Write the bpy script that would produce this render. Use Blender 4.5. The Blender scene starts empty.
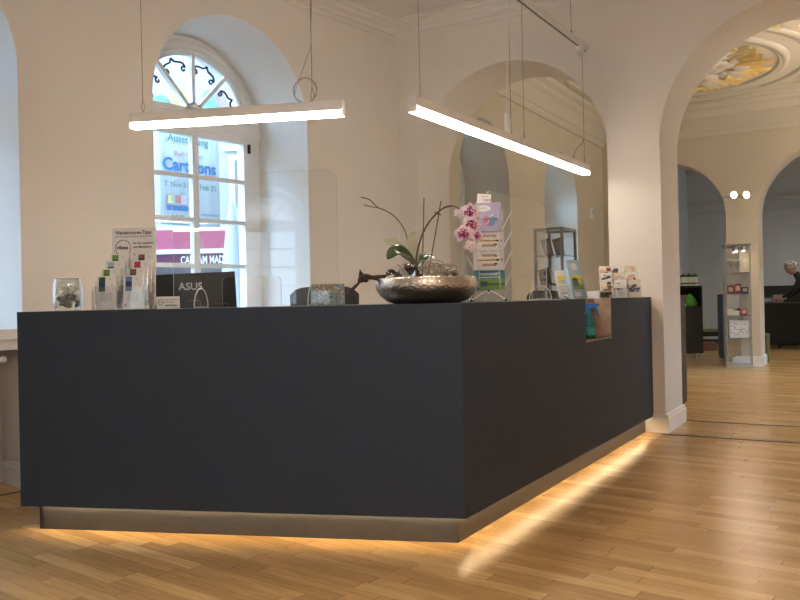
import bpy, math, random
from mathutils import Vector, Matrix, noise
RAD = math.radians
rnd = random.Random(11)
scene = bpy.context.scene
col = scene.collection
PI = math.pi

# ------------------------------------------------------------------ camera
CAM_H, FOC, ROLL = 1.14, 800.0, 0.0213
cd = bpy.data.cameras.new('camera'); cam = bpy.data.objects.new('camera', cd); col.objects.link(cam)
cd.sensor_width = 36; cd.lens = 36 * FOC / 800.0; cd.clip_start = 0.05; cd.clip_end = 200
cam.matrix_world = Matrix.Translation((0, 0, CAM_H)) @ Matrix.Rotation(RAD(90), 4, 'X') @ Matrix.Rotation(-math.atan(ROLL), 4, 'Z')
scene.camera = cam

def W(x, y, Y):
    """world point at distance Y that a measured photo position corresponds to"""
    xp = x - (y - 300) * ROLL; yp = y + (x - 400) * ROLL
    return Vector(((xp - 400) / FOC * Y, Y, CAM_H + (300 - yp) / FOC * Y))

# ------------------------------------------------------------------ materials
MATS = {}
def mat(name, c, rough=0.5, metal=0.0, var=0.0, scale=20, bump=0.0, emit=None, es=0, coat=0, trans=0, ior=1.45, sheen=0):
    if name in MATS: return MATS[name]
    m = bpy.data.materials.new(name); m.use_nodes = True; nt = m.node_tree; n = nt.nodes; l = nt.links
    b = n['Principled BSDF']
    b.inputs['Base Color'].default_value = (*c, 1); b.inputs['Roughness'].default_value = rough; b.inputs['Metallic'].default_value = metal
    b.inputs['IOR'].default_value = ior
    if coat: b.inputs['Coat Weight'].default_value = coat
    if trans: b.inputs['Transmission Weight'].default_value = trans
    if sheen: b.inputs['Sheen Weight'].default_value = sheen
    if emit: b.inputs['Emission Color'].default_value = (*emit, 1); b.inputs['Emission Strength'].default_value = es
    if var or bump:
        tc = n.new('ShaderNodeTexCoord'); nz = n.new('ShaderNodeTexNoise'); nz.inputs['Scale'].default_value = scale; nz.inputs['Detail'].default_value = 5
        l.new(tc.outputs['Object'], nz.inputs['Vector'])
        if var:
            r = n.new('ShaderNodeValToRGB')
            r.color_ramp.elements[0].position = .3; r.color_ramp.elements[1].position = .7
            r.color_ramp.elements[0].color = (*[max(0, v * (1 - var)) for v in c], 1)
            r.color_ramp.elements[1].color = (*[min(1, v * (1 + var)) for v in c], 1)
            l.new(nz.outputs['Fac'], r.inputs['Fac']); l.new(r.outputs['Color'], b.inputs['Base Color'])
        if bump:
            bp = n.new('ShaderNodeBump'); bp.inputs['Strength'].default_value = bump; bp.inputs['Distance'].default_value = .01
            l.new(nz.outputs['Fac'], bp.inputs['Height']); l.new(bp.outputs['Normal'], b.inputs['Normal'])
    MATS[name] = m; return m

def thin_glass(name, tint=(1, 1, 1), rough=0.0, haze=0.0, boost=1.0):
    """clear sheet: lets light straight through, reflects by fresnel, optional slight haze"""
    if name in MATS: return MATS[name]
    m = bpy.data.materials.new(name); m.use_nodes = True; nt = m.node_tree; n = nt.nodes; l = nt.links
    n.remove(n['Principled BSDF']); out = n['Material Output']
    t = n.new('ShaderNodeBsdfTransparent'); t.inputs['Color'].default_value = (*tint, 1)
    g = n.new('ShaderNodeBsdfGlossy'); g.inputs['Roughness'].default_value = rough
    f = n.new('ShaderNodeFresnel'); ge = n.new('ShaderNodeNewGeometry'); mr = n.new('ShaderNodeMapRange')
    mr.inputs[3].default_value = 1.49; mr.inputs[4].default_value = 1 / 1.49; l.new(ge.outputs['Backfacing'], mr.inputs[0]); l.new(mr.outputs[0], f.inputs['IOR'])
    mu = n.new('ShaderNodeMath'); mu.operation = 'MULTIPLY'; mu.inputs[1].default_value = boost
    mx = n.new('ShaderNodeMixShader'); l.new(f.outputs[0], mu.inputs[0]); l.new(mu.outputs[0], mx.inputs['Fac'])
    l.new(t.outputs[0], mx.inputs[1]); l.new(g.outputs[0], mx.inputs[2])
    last = mx
    if haze:
        d = n.new('ShaderNodeBsdfDiffuse'); d.inputs['Color'].default_value = (.85, .85, .85, 1)
        m2 = n.new('ShaderNodeMixShader'); m2.inputs['Fac'].default_value = haze
        l.new(mx.outputs[0], m2.inputs[1]); l.new(d.outputs[0], m2.inputs[2]); last = m2
    l.new(last.outputs[0], out.inputs['Surface']); MATS[name] = m; return m

def floor_mat():
    m = bpy.data.materials.new('oak_strip_floor'); m.use_nodes = True; nt = m.node_tree; n = nt.nodes; l = nt.links
    b = n['Principled BSDF']; tc = n.new('ShaderNodeTexCoord')
    mp = n.new('ShaderNodeMapping'); mp.inputs['Rotation'].default_value = (0, 0, -math.atan2(.606, -.795) )
    l.new(tc.outputs['Object'], mp.inputs['Vector'])
    sp = n.new('ShaderNodeSeparateXYZ'); l.new(mp.outputs[0], sp.inputs[0])
    def M(op, a, bb=None, c=None):
        x = n.new('ShaderNodeMath'); x.operation = op
        for i, v in enumerate((a, bb, c)):
            if v is None: continue
            if isinstance(v, (int, float)): x.inputs[i].default_value = v
            else: l.new(v, x.inputs[i])
        return x.outputs[0]
    wv, ln = .075, .62
    ry = M('DIVIDE', sp.outputs[1], wv); row = M('FLOOR', ry); fy = M('SUBTRACT', ry, row)
    wn = n.new('ShaderNodeTexWhiteNoise'); wn.noise_dimensions = '1D'; l.new(row, wn.inputs['W'])
    rx = M('ADD', M('DIVIDE', sp.outputs[0], ln), M('MULTIPLY', wn.outputs['Value'], 7.0)); cx = M('FLOOR', rx); fx = M('SUBTRACT', rx, cx)
    cb = n.new('ShaderNodeCombineXYZ'); l.new(row, cb.inputs[0]); l.new(cx, cb.inputs[1])
    w2 = n.new('ShaderNodeTexWhiteNoise'); w2.noise_dimensions = '2D'; l.new(cb.outputs[0], w2.inputs['Vector'])
    ramp = n.new('ShaderNodeValToRGB'); e = ramp.color_ramp.elements
    e[0].color = (.42, .25, .092, 1); e[1].color = (.66, .43, .185, 1)
    for p, c in ((.2, (.49, .29, .108, 1)), (.6, (.555, .34, .13, 1)), (.85, (.62, .39, .155, 1))):
        x = e.new(p); x.color = c
    l.new(w2.outputs['Value'], ramp.inputs['Fac'])
    # grain, stretched along the boards
    off = n.new('ShaderNodeVectorMath'); off.operation = 'ADD'; l.new(mp.outputs[0], off.inputs[0])
    sc = n.new('ShaderNodeVectorMath'); sc.operation = 'SCALE'; sc.inputs['Scale'].default_value = 9; l.new(w2.outputs['Color'], sc.inputs[0]); l.new(sc.outputs[0], off.inputs[1])
    mp2 = n.new('ShaderNodeMapping'); mp2.inputs['Scale'].default_value = (2.2, 34, 1); l.new(off.outputs[0], mp2.inputs['Vector'])
    nz = n.new('ShaderNodeTexNoise'); nz.inputs['Scale'].default_value = 2.2; nz.inputs['Detail'].default_value = 6; nz.inputs['Distortion'].default_value = .6; l.new(mp2.outputs[0], nz.inputs['Vector'])
    gm = n.new('ShaderNodeMapRange'); gm.inputs[1].default_value = .3; gm.inputs[2].default_value = .7; gm.inputs[3].default_value = .84; gm.inputs[4].default_value = 1.12; l.new(nz.outputs['Fac'], gm.inputs[0])
    v1 = n.new('ShaderNodeVectorMath'); v1.operation = 'SCALE'; l.new(ramp.outputs[0], v1.inputs[0]); l.new(gm.outputs[0], v1.inputs['Scale'])
    # joints
    jy = M('MINIMUM', fy, M('SUBTRACT', 1, fy)); jx = M('MINIMUM', fx, M('SUBTRACT', 1, fx))
    g1 = M('LESS_THAN', jy, .016); g2 = M('LESS_THAN', jx, .0026); g = M('MAXIMUM', M('MULTIPLY', g1, .42), M('MULTIPLY', g2, .75))
    mix = n.new('ShaderNodeMix'); mix.data_type = 'RGBA'; l.new(g, mix.inputs['Factor']); l.new(v1.outputs[0], mix.inputs['A']); mix.inputs['B'].default_value = (.13, .065, .025, 1)
    l.new(mix.outputs['Result'], b.inputs['Base Color'])
    nz2 = n.new('ShaderNodeTexNoise'); nz2.inputs['Scale'].default_value = 1.4; nz2.inputs['Detail'].default_value = 4; l.new(tc.outputs['Object'], nz2.inputs['Vector'])
    rr = n.new('ShaderNodeMapRange'); rr.inputs[3].default_value = .262; rr.inputs[4].default_value = .262; l.new(nz2.outputs['Fac'], rr.inputs[0]); l.new(rr.outputs[0], b.inputs['Roughness'])
    bp = n.new('ShaderNodeBump'); bp.inputs['Strength'].default_value = .12; bp.inputs['Distance'].default_value = .004
    hh = M('SUBTRACT', M('MULTIPLY', nz.outputs['Fac'], .4), g); l.new(hh, bp.inputs['Height']); l.new(bp.outputs['Normal'], b.inputs['Normal'])
    return m

WALL = mat('painted_plaster', (.74, .69, .62), .85, var=.015, scale=3, bump=.05)
CEIL = mat('ceiling_paint', (.76, .72, .66), .88, var=.01, scale=2)
HALLW = mat('hall_plaster', (.63, .57, .46), .85, var=.02, scale=2, bump=.05)
GREYW = mat('annex_paint', (.60, .61, .61), .85, var=.02, scale=2)
TRIMW = mat('white_trim', (.80, .77, .72), .5, var=.01)
WINW = mat('window_white', (.82, .82, .78), .4)
FLOOR = floor_mat()
DARK = mat('anthracite_laminate', (.034, .046, .070), .6, var=.06, scale=60)
DARK.node_tree.nodes['Principled BSDF'].inputs['Specular IOR Level'].default_value = .3
DARKTOP = mat('anthracite_top', (.022, .023, .027), .35)
KICK = mat('brushed_metal_kick', (.095, .097, .10), .45, .4, var=.05, scale=40)
ALU = mat('lamp_aluminium', (.74, .70, .66), .45, .15)
CABLE = mat('steel_cable', (.30, .27, .23), .45, .5)
WHITE = mat('white_paper', (.80, .79, .77), .6)
WHITEP = mat('white_plastic', (.80, .79, .76), .35)
WIRE = mat('white_wire', (.78, .75, .69), .4)
BLACK = mat('black_plastic', (.018, .018, .020), .35)
BLACKF = mat('black_fabric', (.022, .020, .019), .8, var=.2, scale=200)
GLOSSB = mat('glossy_black', (.045, .05, .055), .12)
TEXT = mat('black_ink', (.03, .03, .04), .6)
GLASS = thin_glass('window_glass', (.97, .99, 1), boost=.7)
PLEXI = thin_glass('acrylic_sheet', (.985, .985, .98), haze=.012, boost=1.0)
PLEXE = mat('acrylic_edge', (.80, .78, .72), .2, trans=.35, emit=None)
ACRYL = thin_glass('acrylic_holder', (.96, .97, .97), haze=.04, boost=1.0)
CLEAR = mat('clear_glass', (1, 1, 1), .0, trans=1, ior=1.45)
JARG = thin_glass('jar_glass', (.95, .97, .97), haze=.0, boost=1.5)
SILVER = mat('hammered_silver', (.70, .60, .49), .24, 1.0, var=.12, scale=25)
STEEL = mat('chrome_steel', (.66, .66, .66), .25, 1.0)
FRAMEM = mat('grey_metal_frame', (.24, .22, .19), .4, .6)
GOLD = mat('gilding', (.85, .64, .27), .38, .6, var=.2, scale=8)
STUCCO = mat('stucco', (.62, .58, .50), .8, var=.1, scale=30, bump=.3)

# ------------------------------------------------------------------ mesh builder
class MB:
    def __init__(s): s.v = []; s.f = []; s.m = []; s.s = []
    def add(s, vs, fs, m=0, sm=False, M=None):
        o = len(s.v)
        s.v += [tuple(M @ Vector(v)) if M is not None else tuple(v) for v in vs]
        for f in fs: s.f.append(tuple(i + o for i in f)); s.m.append(m); s.s.append(sm)
        return s
    def box(s, x0, x1, y0, y1, z0, z1, m=0, M=None):
        vs = [(x, y, z) for z in (z0, z1) for y in (y0, y1) for x in (x0, x1)]
        return s.add(vs, [(0, 2, 3, 1), (4, 5, 7, 6), (0, 1, 5, 4), (2, 6, 7, 3), (0, 4, 6, 2), (1, 3, 7, 5)], m, False, M)
    def tube(s, pts, r, n=8, m=0, M=None, cap=True):
        pts = [Vector(p) for p in pts]; k = len(pts)
        rs = r if isinstance(r, (list, tuple)) else [r] * k
        t0 = (pts[1] - pts[0]).normalized(); up = Vector((0, 0, 1)) if abs(t0.z) < .9 else Vector((1, 0, 0))
        u = t0.cross(up).normalized(); vs = []
        for i, p in enumerate(pts):
            t = ((pts[min(i + 1, k - 1)] - pts[max(i - 1, 0)])).normalized()
            u = (u - t * u.dot(t)).normalized(); w = t.cross(u)
            for j in range(n):
                a = 2 * PI * j / n; vs.append(p + (u * math.cos(a) + w * math.sin(a)) * rs[i])
        fs = [(i * n + j, i * n + (j + 1) % n, (i + 1) * n + (j + 1) % n, (i + 1) * n + j) for i in range(k - 1) for j in range(n)]
        s.add(vs, fs, m, n > 4, M)
        if cap: s.add(vs[:n], [tuple(range(n))[::-1]], m, False, M); s.add(vs[-n:], [tuple(range(n))], m, False, M)
        return s
    def lathe(s, prof, n=32, m=0, c=(0, 0, 0), M=None, sm=True):
        vs = []; c = Vector(c)
        for r, z in prof:
            for j in range(n):
                a = 2 * PI * j / n; vs.append(c + Vector((r * math.cos(a), r * math.sin(a), z)))
        fs = [(i * n + j, i * n + (j + 1) % n, (i + 1) * n + (j + 1) % n, (i + 1) * n + j) for i in range(len(prof) - 1) for j in range(n)]
        return s.add(vs, fs, m, sm, M)
    def prism(s, poly, z0, z1, m=0, M=None):
        n = len(poly); vs = [(x, y, z0) for x, y in poly] + [(x, y, z1) for x, y in poly]
        fs = [tuple(range(n))[::-1], tuple(range(n, 2 * n))] + [(i, (i + 1) % n, n + (i + 1) % n, n + i) for i in range(n)]
        return s.add(vs, fs, m, False, M)
    def ball(s, c, r, m=0, n=12, M=None, sq=(1, 1, 1)):
        k = n // 2; vs = []
        for i in range(k + 1):
            a = PI * i / k
            for j in range(n):
                b = 2 * PI * j / n
                vs.append((c[0] + r * sq[0] * math.sin(a) * math.cos(b), c[1] + r * sq[1] * math.sin(a) * math.sin(b), c[2] + r * sq[2] * math.cos(a)))
        fs = [(i * n + j, (i + 1) * n + j, (i + 1) * n + (j + 1) % n, i * n + (j + 1) % n) for i in range(k) for j in range(n)]
        return s.add(vs, fs, m, True, M)
    def text(s, body, size, M, m=0, ext=.0006, align='LEFT', bold=0, sx=1.0):
        cu = bpy.data.curves.new('t', 'FONT'); cu.body = body; cu.size = size; cu.extrude = ext; cu.align_x = align; cu.offset = bold
        cu.resolution_u = 3
        o = bpy.data.objects.new('t', cu); col.objects.link(o); bpy.context.view_layer.update()
        me = bpy.data.meshes.new_from_object(o.evaluated_get(bpy.context.evaluated_depsgraph_get()))
        T = M @ Matrix.Diagonal((sx, 1, 1, 1))
        s.add([v.co.copy() for v in me.vertices], [tuple(p.vertices) for p in me.polygons], m, False, T)
        bpy.data.objects.remove(o); bpy.data.curves.remove(cu); bpy.data.meshes.remove(me); return s
    def build(s, name, mats, parent=None, bevel=0, loc=None, rz=None, seg=2, sub=0):
        me = bpy.data.meshes.new(name); me.from_pydata(s.v, [], s.f)
        mats = mats if isinstance(mats, (list, tuple)) else [mats]
        for x in mats: me.materials.append(x)
        me.polygons.foreach_set('material_index', s.m); me.polygons.foreach_set('use_smooth', s.s); me.update()
        o = bpy.data.objects.new(name, me); col.objects.link(o)
        if parent: o.parent = parent
        if loc is not None: o.location = loc
        if rz is not None: o.rotation_euler.z = rz
        if bevel:
            b = o.modifiers.new('bevel', 'BEVEL'); b.width = bevel; b.segments = seg; b.limit_method = 'ANGLE'; b.angle_limit = RAD(40)
        if sub:
            b = o.modifiers.new('sub', 'SUBSURF'); b.levels = sub; b.render_levels = sub
        return o

def tag(o, label=None, cat=None, group=None, kind=None):
    if label: o['label'] = label
    if cat: o['category'] = cat
    if group: o['group'] = group
    if kind: o['kind'] = kind
    return o
def thing(name, label, cat, loc=(0, 0, 0), rz=0, group=None):
    o = bpy.data.objects.new(name, None); col.objects.link(o); o.location = loc; o.rotation_euler = (0, 0, rz); o.empty_display_size = .1
    return tag(o, label, cat, group)
def dup(o, parent=None):
    c = o.copy(); col.objects.link(c)
    if parent: c.parent = parent
    for ch in list(o.children): dup(ch, c)
    return c
def struct(o, label=None): o['kind'] = 'structure'; return tag(o, label, None)
def frame(o, ax, ay): return Matrix(((ax[0], ay[0], 0, o[0]), (ax[1], ay[1], 0, o[1]), (0, 0, 1, 0), (0, 0, 0, 1)))
def rotz(M): return math.atan2(M[1][0], M[0][0])
def smooth(pts, k=6):
    """catmull-rom"""
    pts = [Vector(p) for p in pts]; out = []
    P = [pts[0] * 2 - pts[1]] + pts + [pts[-1] * 2 - pts[-2]]
    for i in range(1, len(P) - 2):
        for j in range(k):
            t = j / k; a, b, c, d = P[i - 1:i + 3]
            out.append(.5 * ((2 * b) + (c - a) * t + (2 * a - 5 * b + 4 * c - d) * t * t + (3 * b - a - 3 * c + d) * t ** 3))
    out.append(pts[-1]); return out

# ------------------------------------------------------------------ frames
C = Vector((.016, 7.88))
S = Vector((.8603, -.5098)); T = Vector((.5098, .8603))      # along the arcade wall / through it
FR = frame(C, S, T)                                          # x = s, y = t
LD = Vector((-.6493, -.7606)); LN = Vector((-.7606, .6493))  # along the window wall / outward
FL = frame(C, LD, LN)
RZR = rotz(FR); RZL = rotz(FL)
H1, H2 = 3.84, 4.12
def R3(s, t, z=0): return FR @ Vector((s, t, z))
def L3(a, d, z=0): return FL @ Vector((a, d, z))

def arched_wall(name, M, a0, a1, H, thick, ops, m, inner=None):
    """ops: (centre, radius, spring, sill)"""
    b = MB(); d0, d1 = 0, thick
    def fb(p0, p1, p2, p3):
        for d, rev in ((d0, False), (d1, True)):
            vs = [(a, d, z) for a, z in (p0, p1, p2, p3)]
            b.add(vs, [(0, 1, 2, 3) if not rev else (3, 2, 1, 0)], 0, False, M)
    cur = a0
    for c, r, sp, sill in sorted(ops):
        fb((cur, 0), (c - r, 0), (c - r, H), (cur, H)); N = 48
        if sill > 0:
            fb((c - r, 0), (c + r, 0), (c + r, sill), (c - r, sill))
            b.add([(c - r, d0, sill), (c + r, d0, sill), (c + r, d1, sill), (c - r, d1, sill)], [(0, 1, 2, 3)], 0, False, M)
        pts = [(c - r * math.cos(PI * i / N), sp + r * math.sin(PI * i / N)) for i in range(N + 1)]
        for i in range(N):
            p, q = pts[i], pts[i + 1]; fb(p, q, (q[0], H), (p[0], H))
        vs = [(a, d, z) for a, z in pts for d in (d0, d1)]
        b.add(vs, [(2 * i, 2 * i + 1, 2 * i + 3, 2 * i + 2) for i in range(N)], 0, True, M)
        for a in (c - r, c + r):
            b.add([(a, d0, sill), (a, d1, sill), (a, d1, sp), (a, d0, sp)], [(0, 1, 2, 3)], 0, False, M)
        cur = c + r
    fb((cur, 0), (a1, 0), (a1, H), (cur, H))
    for a in (a0, a1): b.add([(a, d0, 0), (a, d1, 0), (a, d1, H), (a, d0, H)], [(0, 1, 2, 3)], 0, False, M)
    b.add([(a0, d0, H), (a1, d0, H), (a1, d1, H), (a0, d1, H)], [(0, 1, 2, 3)], 0, False, M)
    return struct(b.build(name, m))

def sweep(b, prof, pts, side=1, m=0):
    """prof: (offset into room, z). pts: xy polyline, offset to the left when side = 1"""
    pts = [Vector(p[:2]) for p in pts]; rings = []
    for i, p in enumerate(pts):
        ns = []
        if i > 0: d = (p - pts[i - 1]).normalized(); ns.append(Vector((-d.y, d.x)) * side)
        if i < len(pts) - 1: d = (pts[i + 1] - p).normalized(); ns.append(Vector((-d.y, d.x)) * side)
        nn = ns[0] if len(ns) == 1 else (ns[0] + ns[1]) / (1 + ns[0].dot(ns[1]))
        rings.append([(p.x + nn.x * o, p.y + nn.y * o, z) for o, z in prof])
    k = len(prof); vs = [v for r in rings for v in r]
    b.add(vs, [(i * k + j, i * k + (j + 1) % k, (i + 1) * k + (j + 1) % k, (i + 1) * k + j) for i in range(len(rings) - 1) for j in range(k)], m)
    b.add(rings[0], [tuple(range(k))], m); b.add(rings[-1], [tuple(range(k))[::-1]], m)

# ------------------------------------------------------------------ setting
tb = -15.1                                            # back of the reception room, far behind the camera
LC = 1.978; LSP = 2.487; LLEN = 15.4
lw = [LC + LSP * i for i in range(6)]
A1 = (1.134, .932, 2.365, 0); A2 = (3.535, 1.03, 2.385, 0)
def xy(*pp): return [(p.x, p.y) for p in pp]
struct(MB().prism(xy(L3(-.3, .66), R3(-.75, 1.2), R3(-.75, 12.4), R3(9.2, 12.4), R3(9.2, -15.76), R3(-3.4, -15.76), L3(15.9, .66)), -.12, 0).build('floor', FLOOR))
arched_wall('wall_left', FL, -.15, 15.9, H1 + .1, .97, [(c, .76, 2.66, 0) for c in lw], WALL)
arched_wall('wall_right', FR, -.02, 6.6, H2 + .1, .68, [A1, A2], WALL)
FB = frame(R3(6.6, tb)[:2], -S, -T)
arched_wall('wall_back', FB, 0, 9.8, H1 + .1, .66, [(1.6, .76, 2.66, .95), (5.32, .76, 2.66, .95)], WALL)
struct(MB().box(6.0, 6.2, tb, 0, 0, H1 + .1, 0, FR).build('wall_near', WALL))
struct(MB().prism(xy(L3(-.05, .1), R3(6.3, .05), R3(6.3, -15.3), R3(-2.9, -15.3), L3(15.9, .1)), H1, H1 + .1).build('ceiling', CEIL))
# hall behind the arcade
HS = .10
FH = frame(R3(HS, .66)[:2], T, -S)
arched_wall('wall_hall_left', FH, 0, 6.1, H2 + .1, .72, [(1.85 - .66, .70, 2.55, .95), (4.49 - .66, .71, 2.54, .95)], HALLW)
T2 = 6.6
F2 = frame(R3(0, T2)[:2], S, T)
arched_wall('wall_far', F2, -.4, 9.0, H2 + .1, .58, [(1.10, .93, 2.33, 0), (3.52, 1.03, 2.34, 0)], HALLW)
FE = frame(R3(7.4, T2)[:2], -T, S)
arched_wall('wall_hall_right', FE, 0, 6.6, H2 + .1, .6, [(1.8, .7, 2.5, .9), (4.3, .7, 2.5, .9)], HALLW)
struct(MB().box(-.8, 8.2, .6, T2 + .5, H2, H2 + .1, 0, FR).build('ceiling', mat('hall_ceiling', (.62, .57, .48), .8, var=.03, scale=3)))
# annex
FD = frame(R3(.40, T2 + .58)[:2], T, -S)
arched_wall('wall_annex_left', FD, 0, 6, H2 + .1, .3, [], GREYW)
struct(MB().box(-.4, 9, 12.2, 12.4, 0, H2, 0, FR).build('wall_annex_back', GREYW))
FG = frame(R3(8.2, 12.4)[:2], -T, S)
arched_wall('wall_annex_right', FG, 0, 5.4, H2 + .1, .4, [(1.6, .8, 2.5, .9), (3.9, .8, 2.5, .9)], GREYW)
struct(MB().box(-.4, 9, T2 + .4, 12.6, H2 - .1, H2, 0, FR).build('ceiling', GREYW))
b = MB(); b.box(.4, 9, 12.12, 12.2, 3.12, 3.2, 0, FR); b.box(.4, 9, 12.15, 12.2, 2.92, 2.97, 0, FR); b.box(.4, 9, 12.02, 12.2, 3.86, 4.02, 0, FR)
struct(b.build('trim_1', mat('annex_trim', (.56, .55, .52), .7)))

# cornices
co = [(0, H1 - .155), (.012, H1 - .155), (.02, H1 - .125), (.05, H1 - .115), (.055, H1 - .09), (.09, H1 - .07), (.10, H1 - .045), (.13, H1 - .035), (.14, H1 - .012), (.17, H1 - .01), (.17, H1 + .01), (0, H1 + .01)]
b = MB(); sweep(b, co, [L3(LLEN, 0), C, R3(6.0, 0)], -1); struct(b.build('trim_2', mat('cornice_paint', (.74, .70, .64), .8)))
co2 = [(0, H2 - .5), (.03, H2 - .5), (.05, H2 - .46), (.05, H2 - .42), (.07, H2 - .40), (.07, H2 - .2), (.12, H2 - .16), (.15, H2 - .12), (.22, H2 - .09), (.24, H2 - .04), (.34, H2 - .03), (.36, H2 + .01), (0, H2 + .01)]
b = MB(); sweep(b, co2, [R3(HS, .68), R3(HS, T2), R3(7.4, T2)], -1)
sweep(b, [(.62, H2 - .03), (.72, H2 - .03), (.72, H2 + .01), (.62, H2 + .01)], [R3(HS, .68), R3(HS, T2), R3(7.4, T2)], -1)
struct(b.build('trim_3', mat('hall_cornice', (.64, .59, .50), .8)))
# baseboards
def base_prof(h=.15, d=.03): return [(0, 0), (d, 0), (d, h - .03), (d - .008, h - .02), (d - .012, h), (0, h)]
b = MB()
for i, c in enumerate(lw):
    a0 = (lw[i - 1] + .76) if i else 0; a1 = c - .76
    sweep(b, base_prof(), [L3(a1, .3), L3(a1, 0), L3(a0, 0)] + ([L3(a0, .3)] if i else []), -1)
struct(b.build('baseboard_left', TRIMW))
b = MB()
s0, s1 = A1[0] + A1[1], A2[0] - A2[1]
sweep(b, base_prof(.15, .033), [R3(s0, .68), R3(s0, 0), R3(s1, 0), R3(s1, .68)], -1)
sweep(b, base_prof(.15, .033), [R3(0.0, 0), R3(A1[0] - A1[1], 0), R3(A1[0] - A1[1], .68)], -1)
sweep(b, base_prof(.15, .033), [R3(A2[0] + A2[1], .68), R3(A2[0] + A2[1], 0), R3(6, 0)], -1)
struct(b.build('baseboard_right', TRIMW))
b = MB(); u0, u1 = 1.10 + .93, 3.52 - 1.03
sweep(b, base_prof(.16), [R3(u0, T2 + .58), R3(u0, T2), R3(u1, T2), R3(u1, T2 + .58)], -1)
struct(b.build('baseboard_far', TRIMW))
struct(MB().box(.4, 8, 12.17, 12.2, 0, .12, 0, FR).build('baseboard_annex', mat('dark_base', (.12, .06, .03), .5)))
# dark expansion strips in the floor under the archways
DSTR = mat('threshold_strip', (.035, .022, .014), .5)
struct(MB().box(A2[0] - A2[1], 6, -.11, -.07, 0, .003, 0, FR).box(A1[0] - A1[1], A1[0] + A1[1], -.11, -.07, 0, .003, 0, FR).build('trim_4', DSTR))
struct(MB().box(A2[0] - A2[1], A2[0] + A2[1], .70, .735, 0, .003, 0, FR).build('trim_5', DSTR))
struct(MB().box(3.6, LLEN, -.07, -.05, 0, .003, 0, FL).build('trim_6', DSTR))

# ------------------------------------------------------------------ windows of the window wall
def arc(cx, cz, r, a0, a1, n, y=0): return [(cx + r * math.cos(a0 + (a1 - a0) * i / n), y, cz + r * math.sin(a0 + (a1 - a0) * i / n)) for i in range(n + 1)]
def ring_sector(b, cx, cz, r0, r1, y0, y1, a0, a1, n=32, m=0, M=None):
    vs = []
    for i in range(n + 1):
        a = a0 + (a1 - a0) * i / n
        for r in (r0, r1):
            for y in (y0, y1): vs.append((cx + r * math.cos(a), y, cz + r * math.sin(a)))
    fs = []
    for i in range(n):
        o = i * 4; p = o + 4
        fs += [(o, p, p + 2, o + 2), (o + 1, o + 3, p + 3, p + 1), (o, o + 1, p + 1, p), (o + 2, p + 2, p + 3, o + 3)]
    b.add(vs, fs, m, True, M); e = len(vs)
    b.add(vs[:4], [(0, 1, 3, 2)], m, False, M); b.add(vs[-4:], [(0, 2, 3, 1)], m, False, M)

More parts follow.
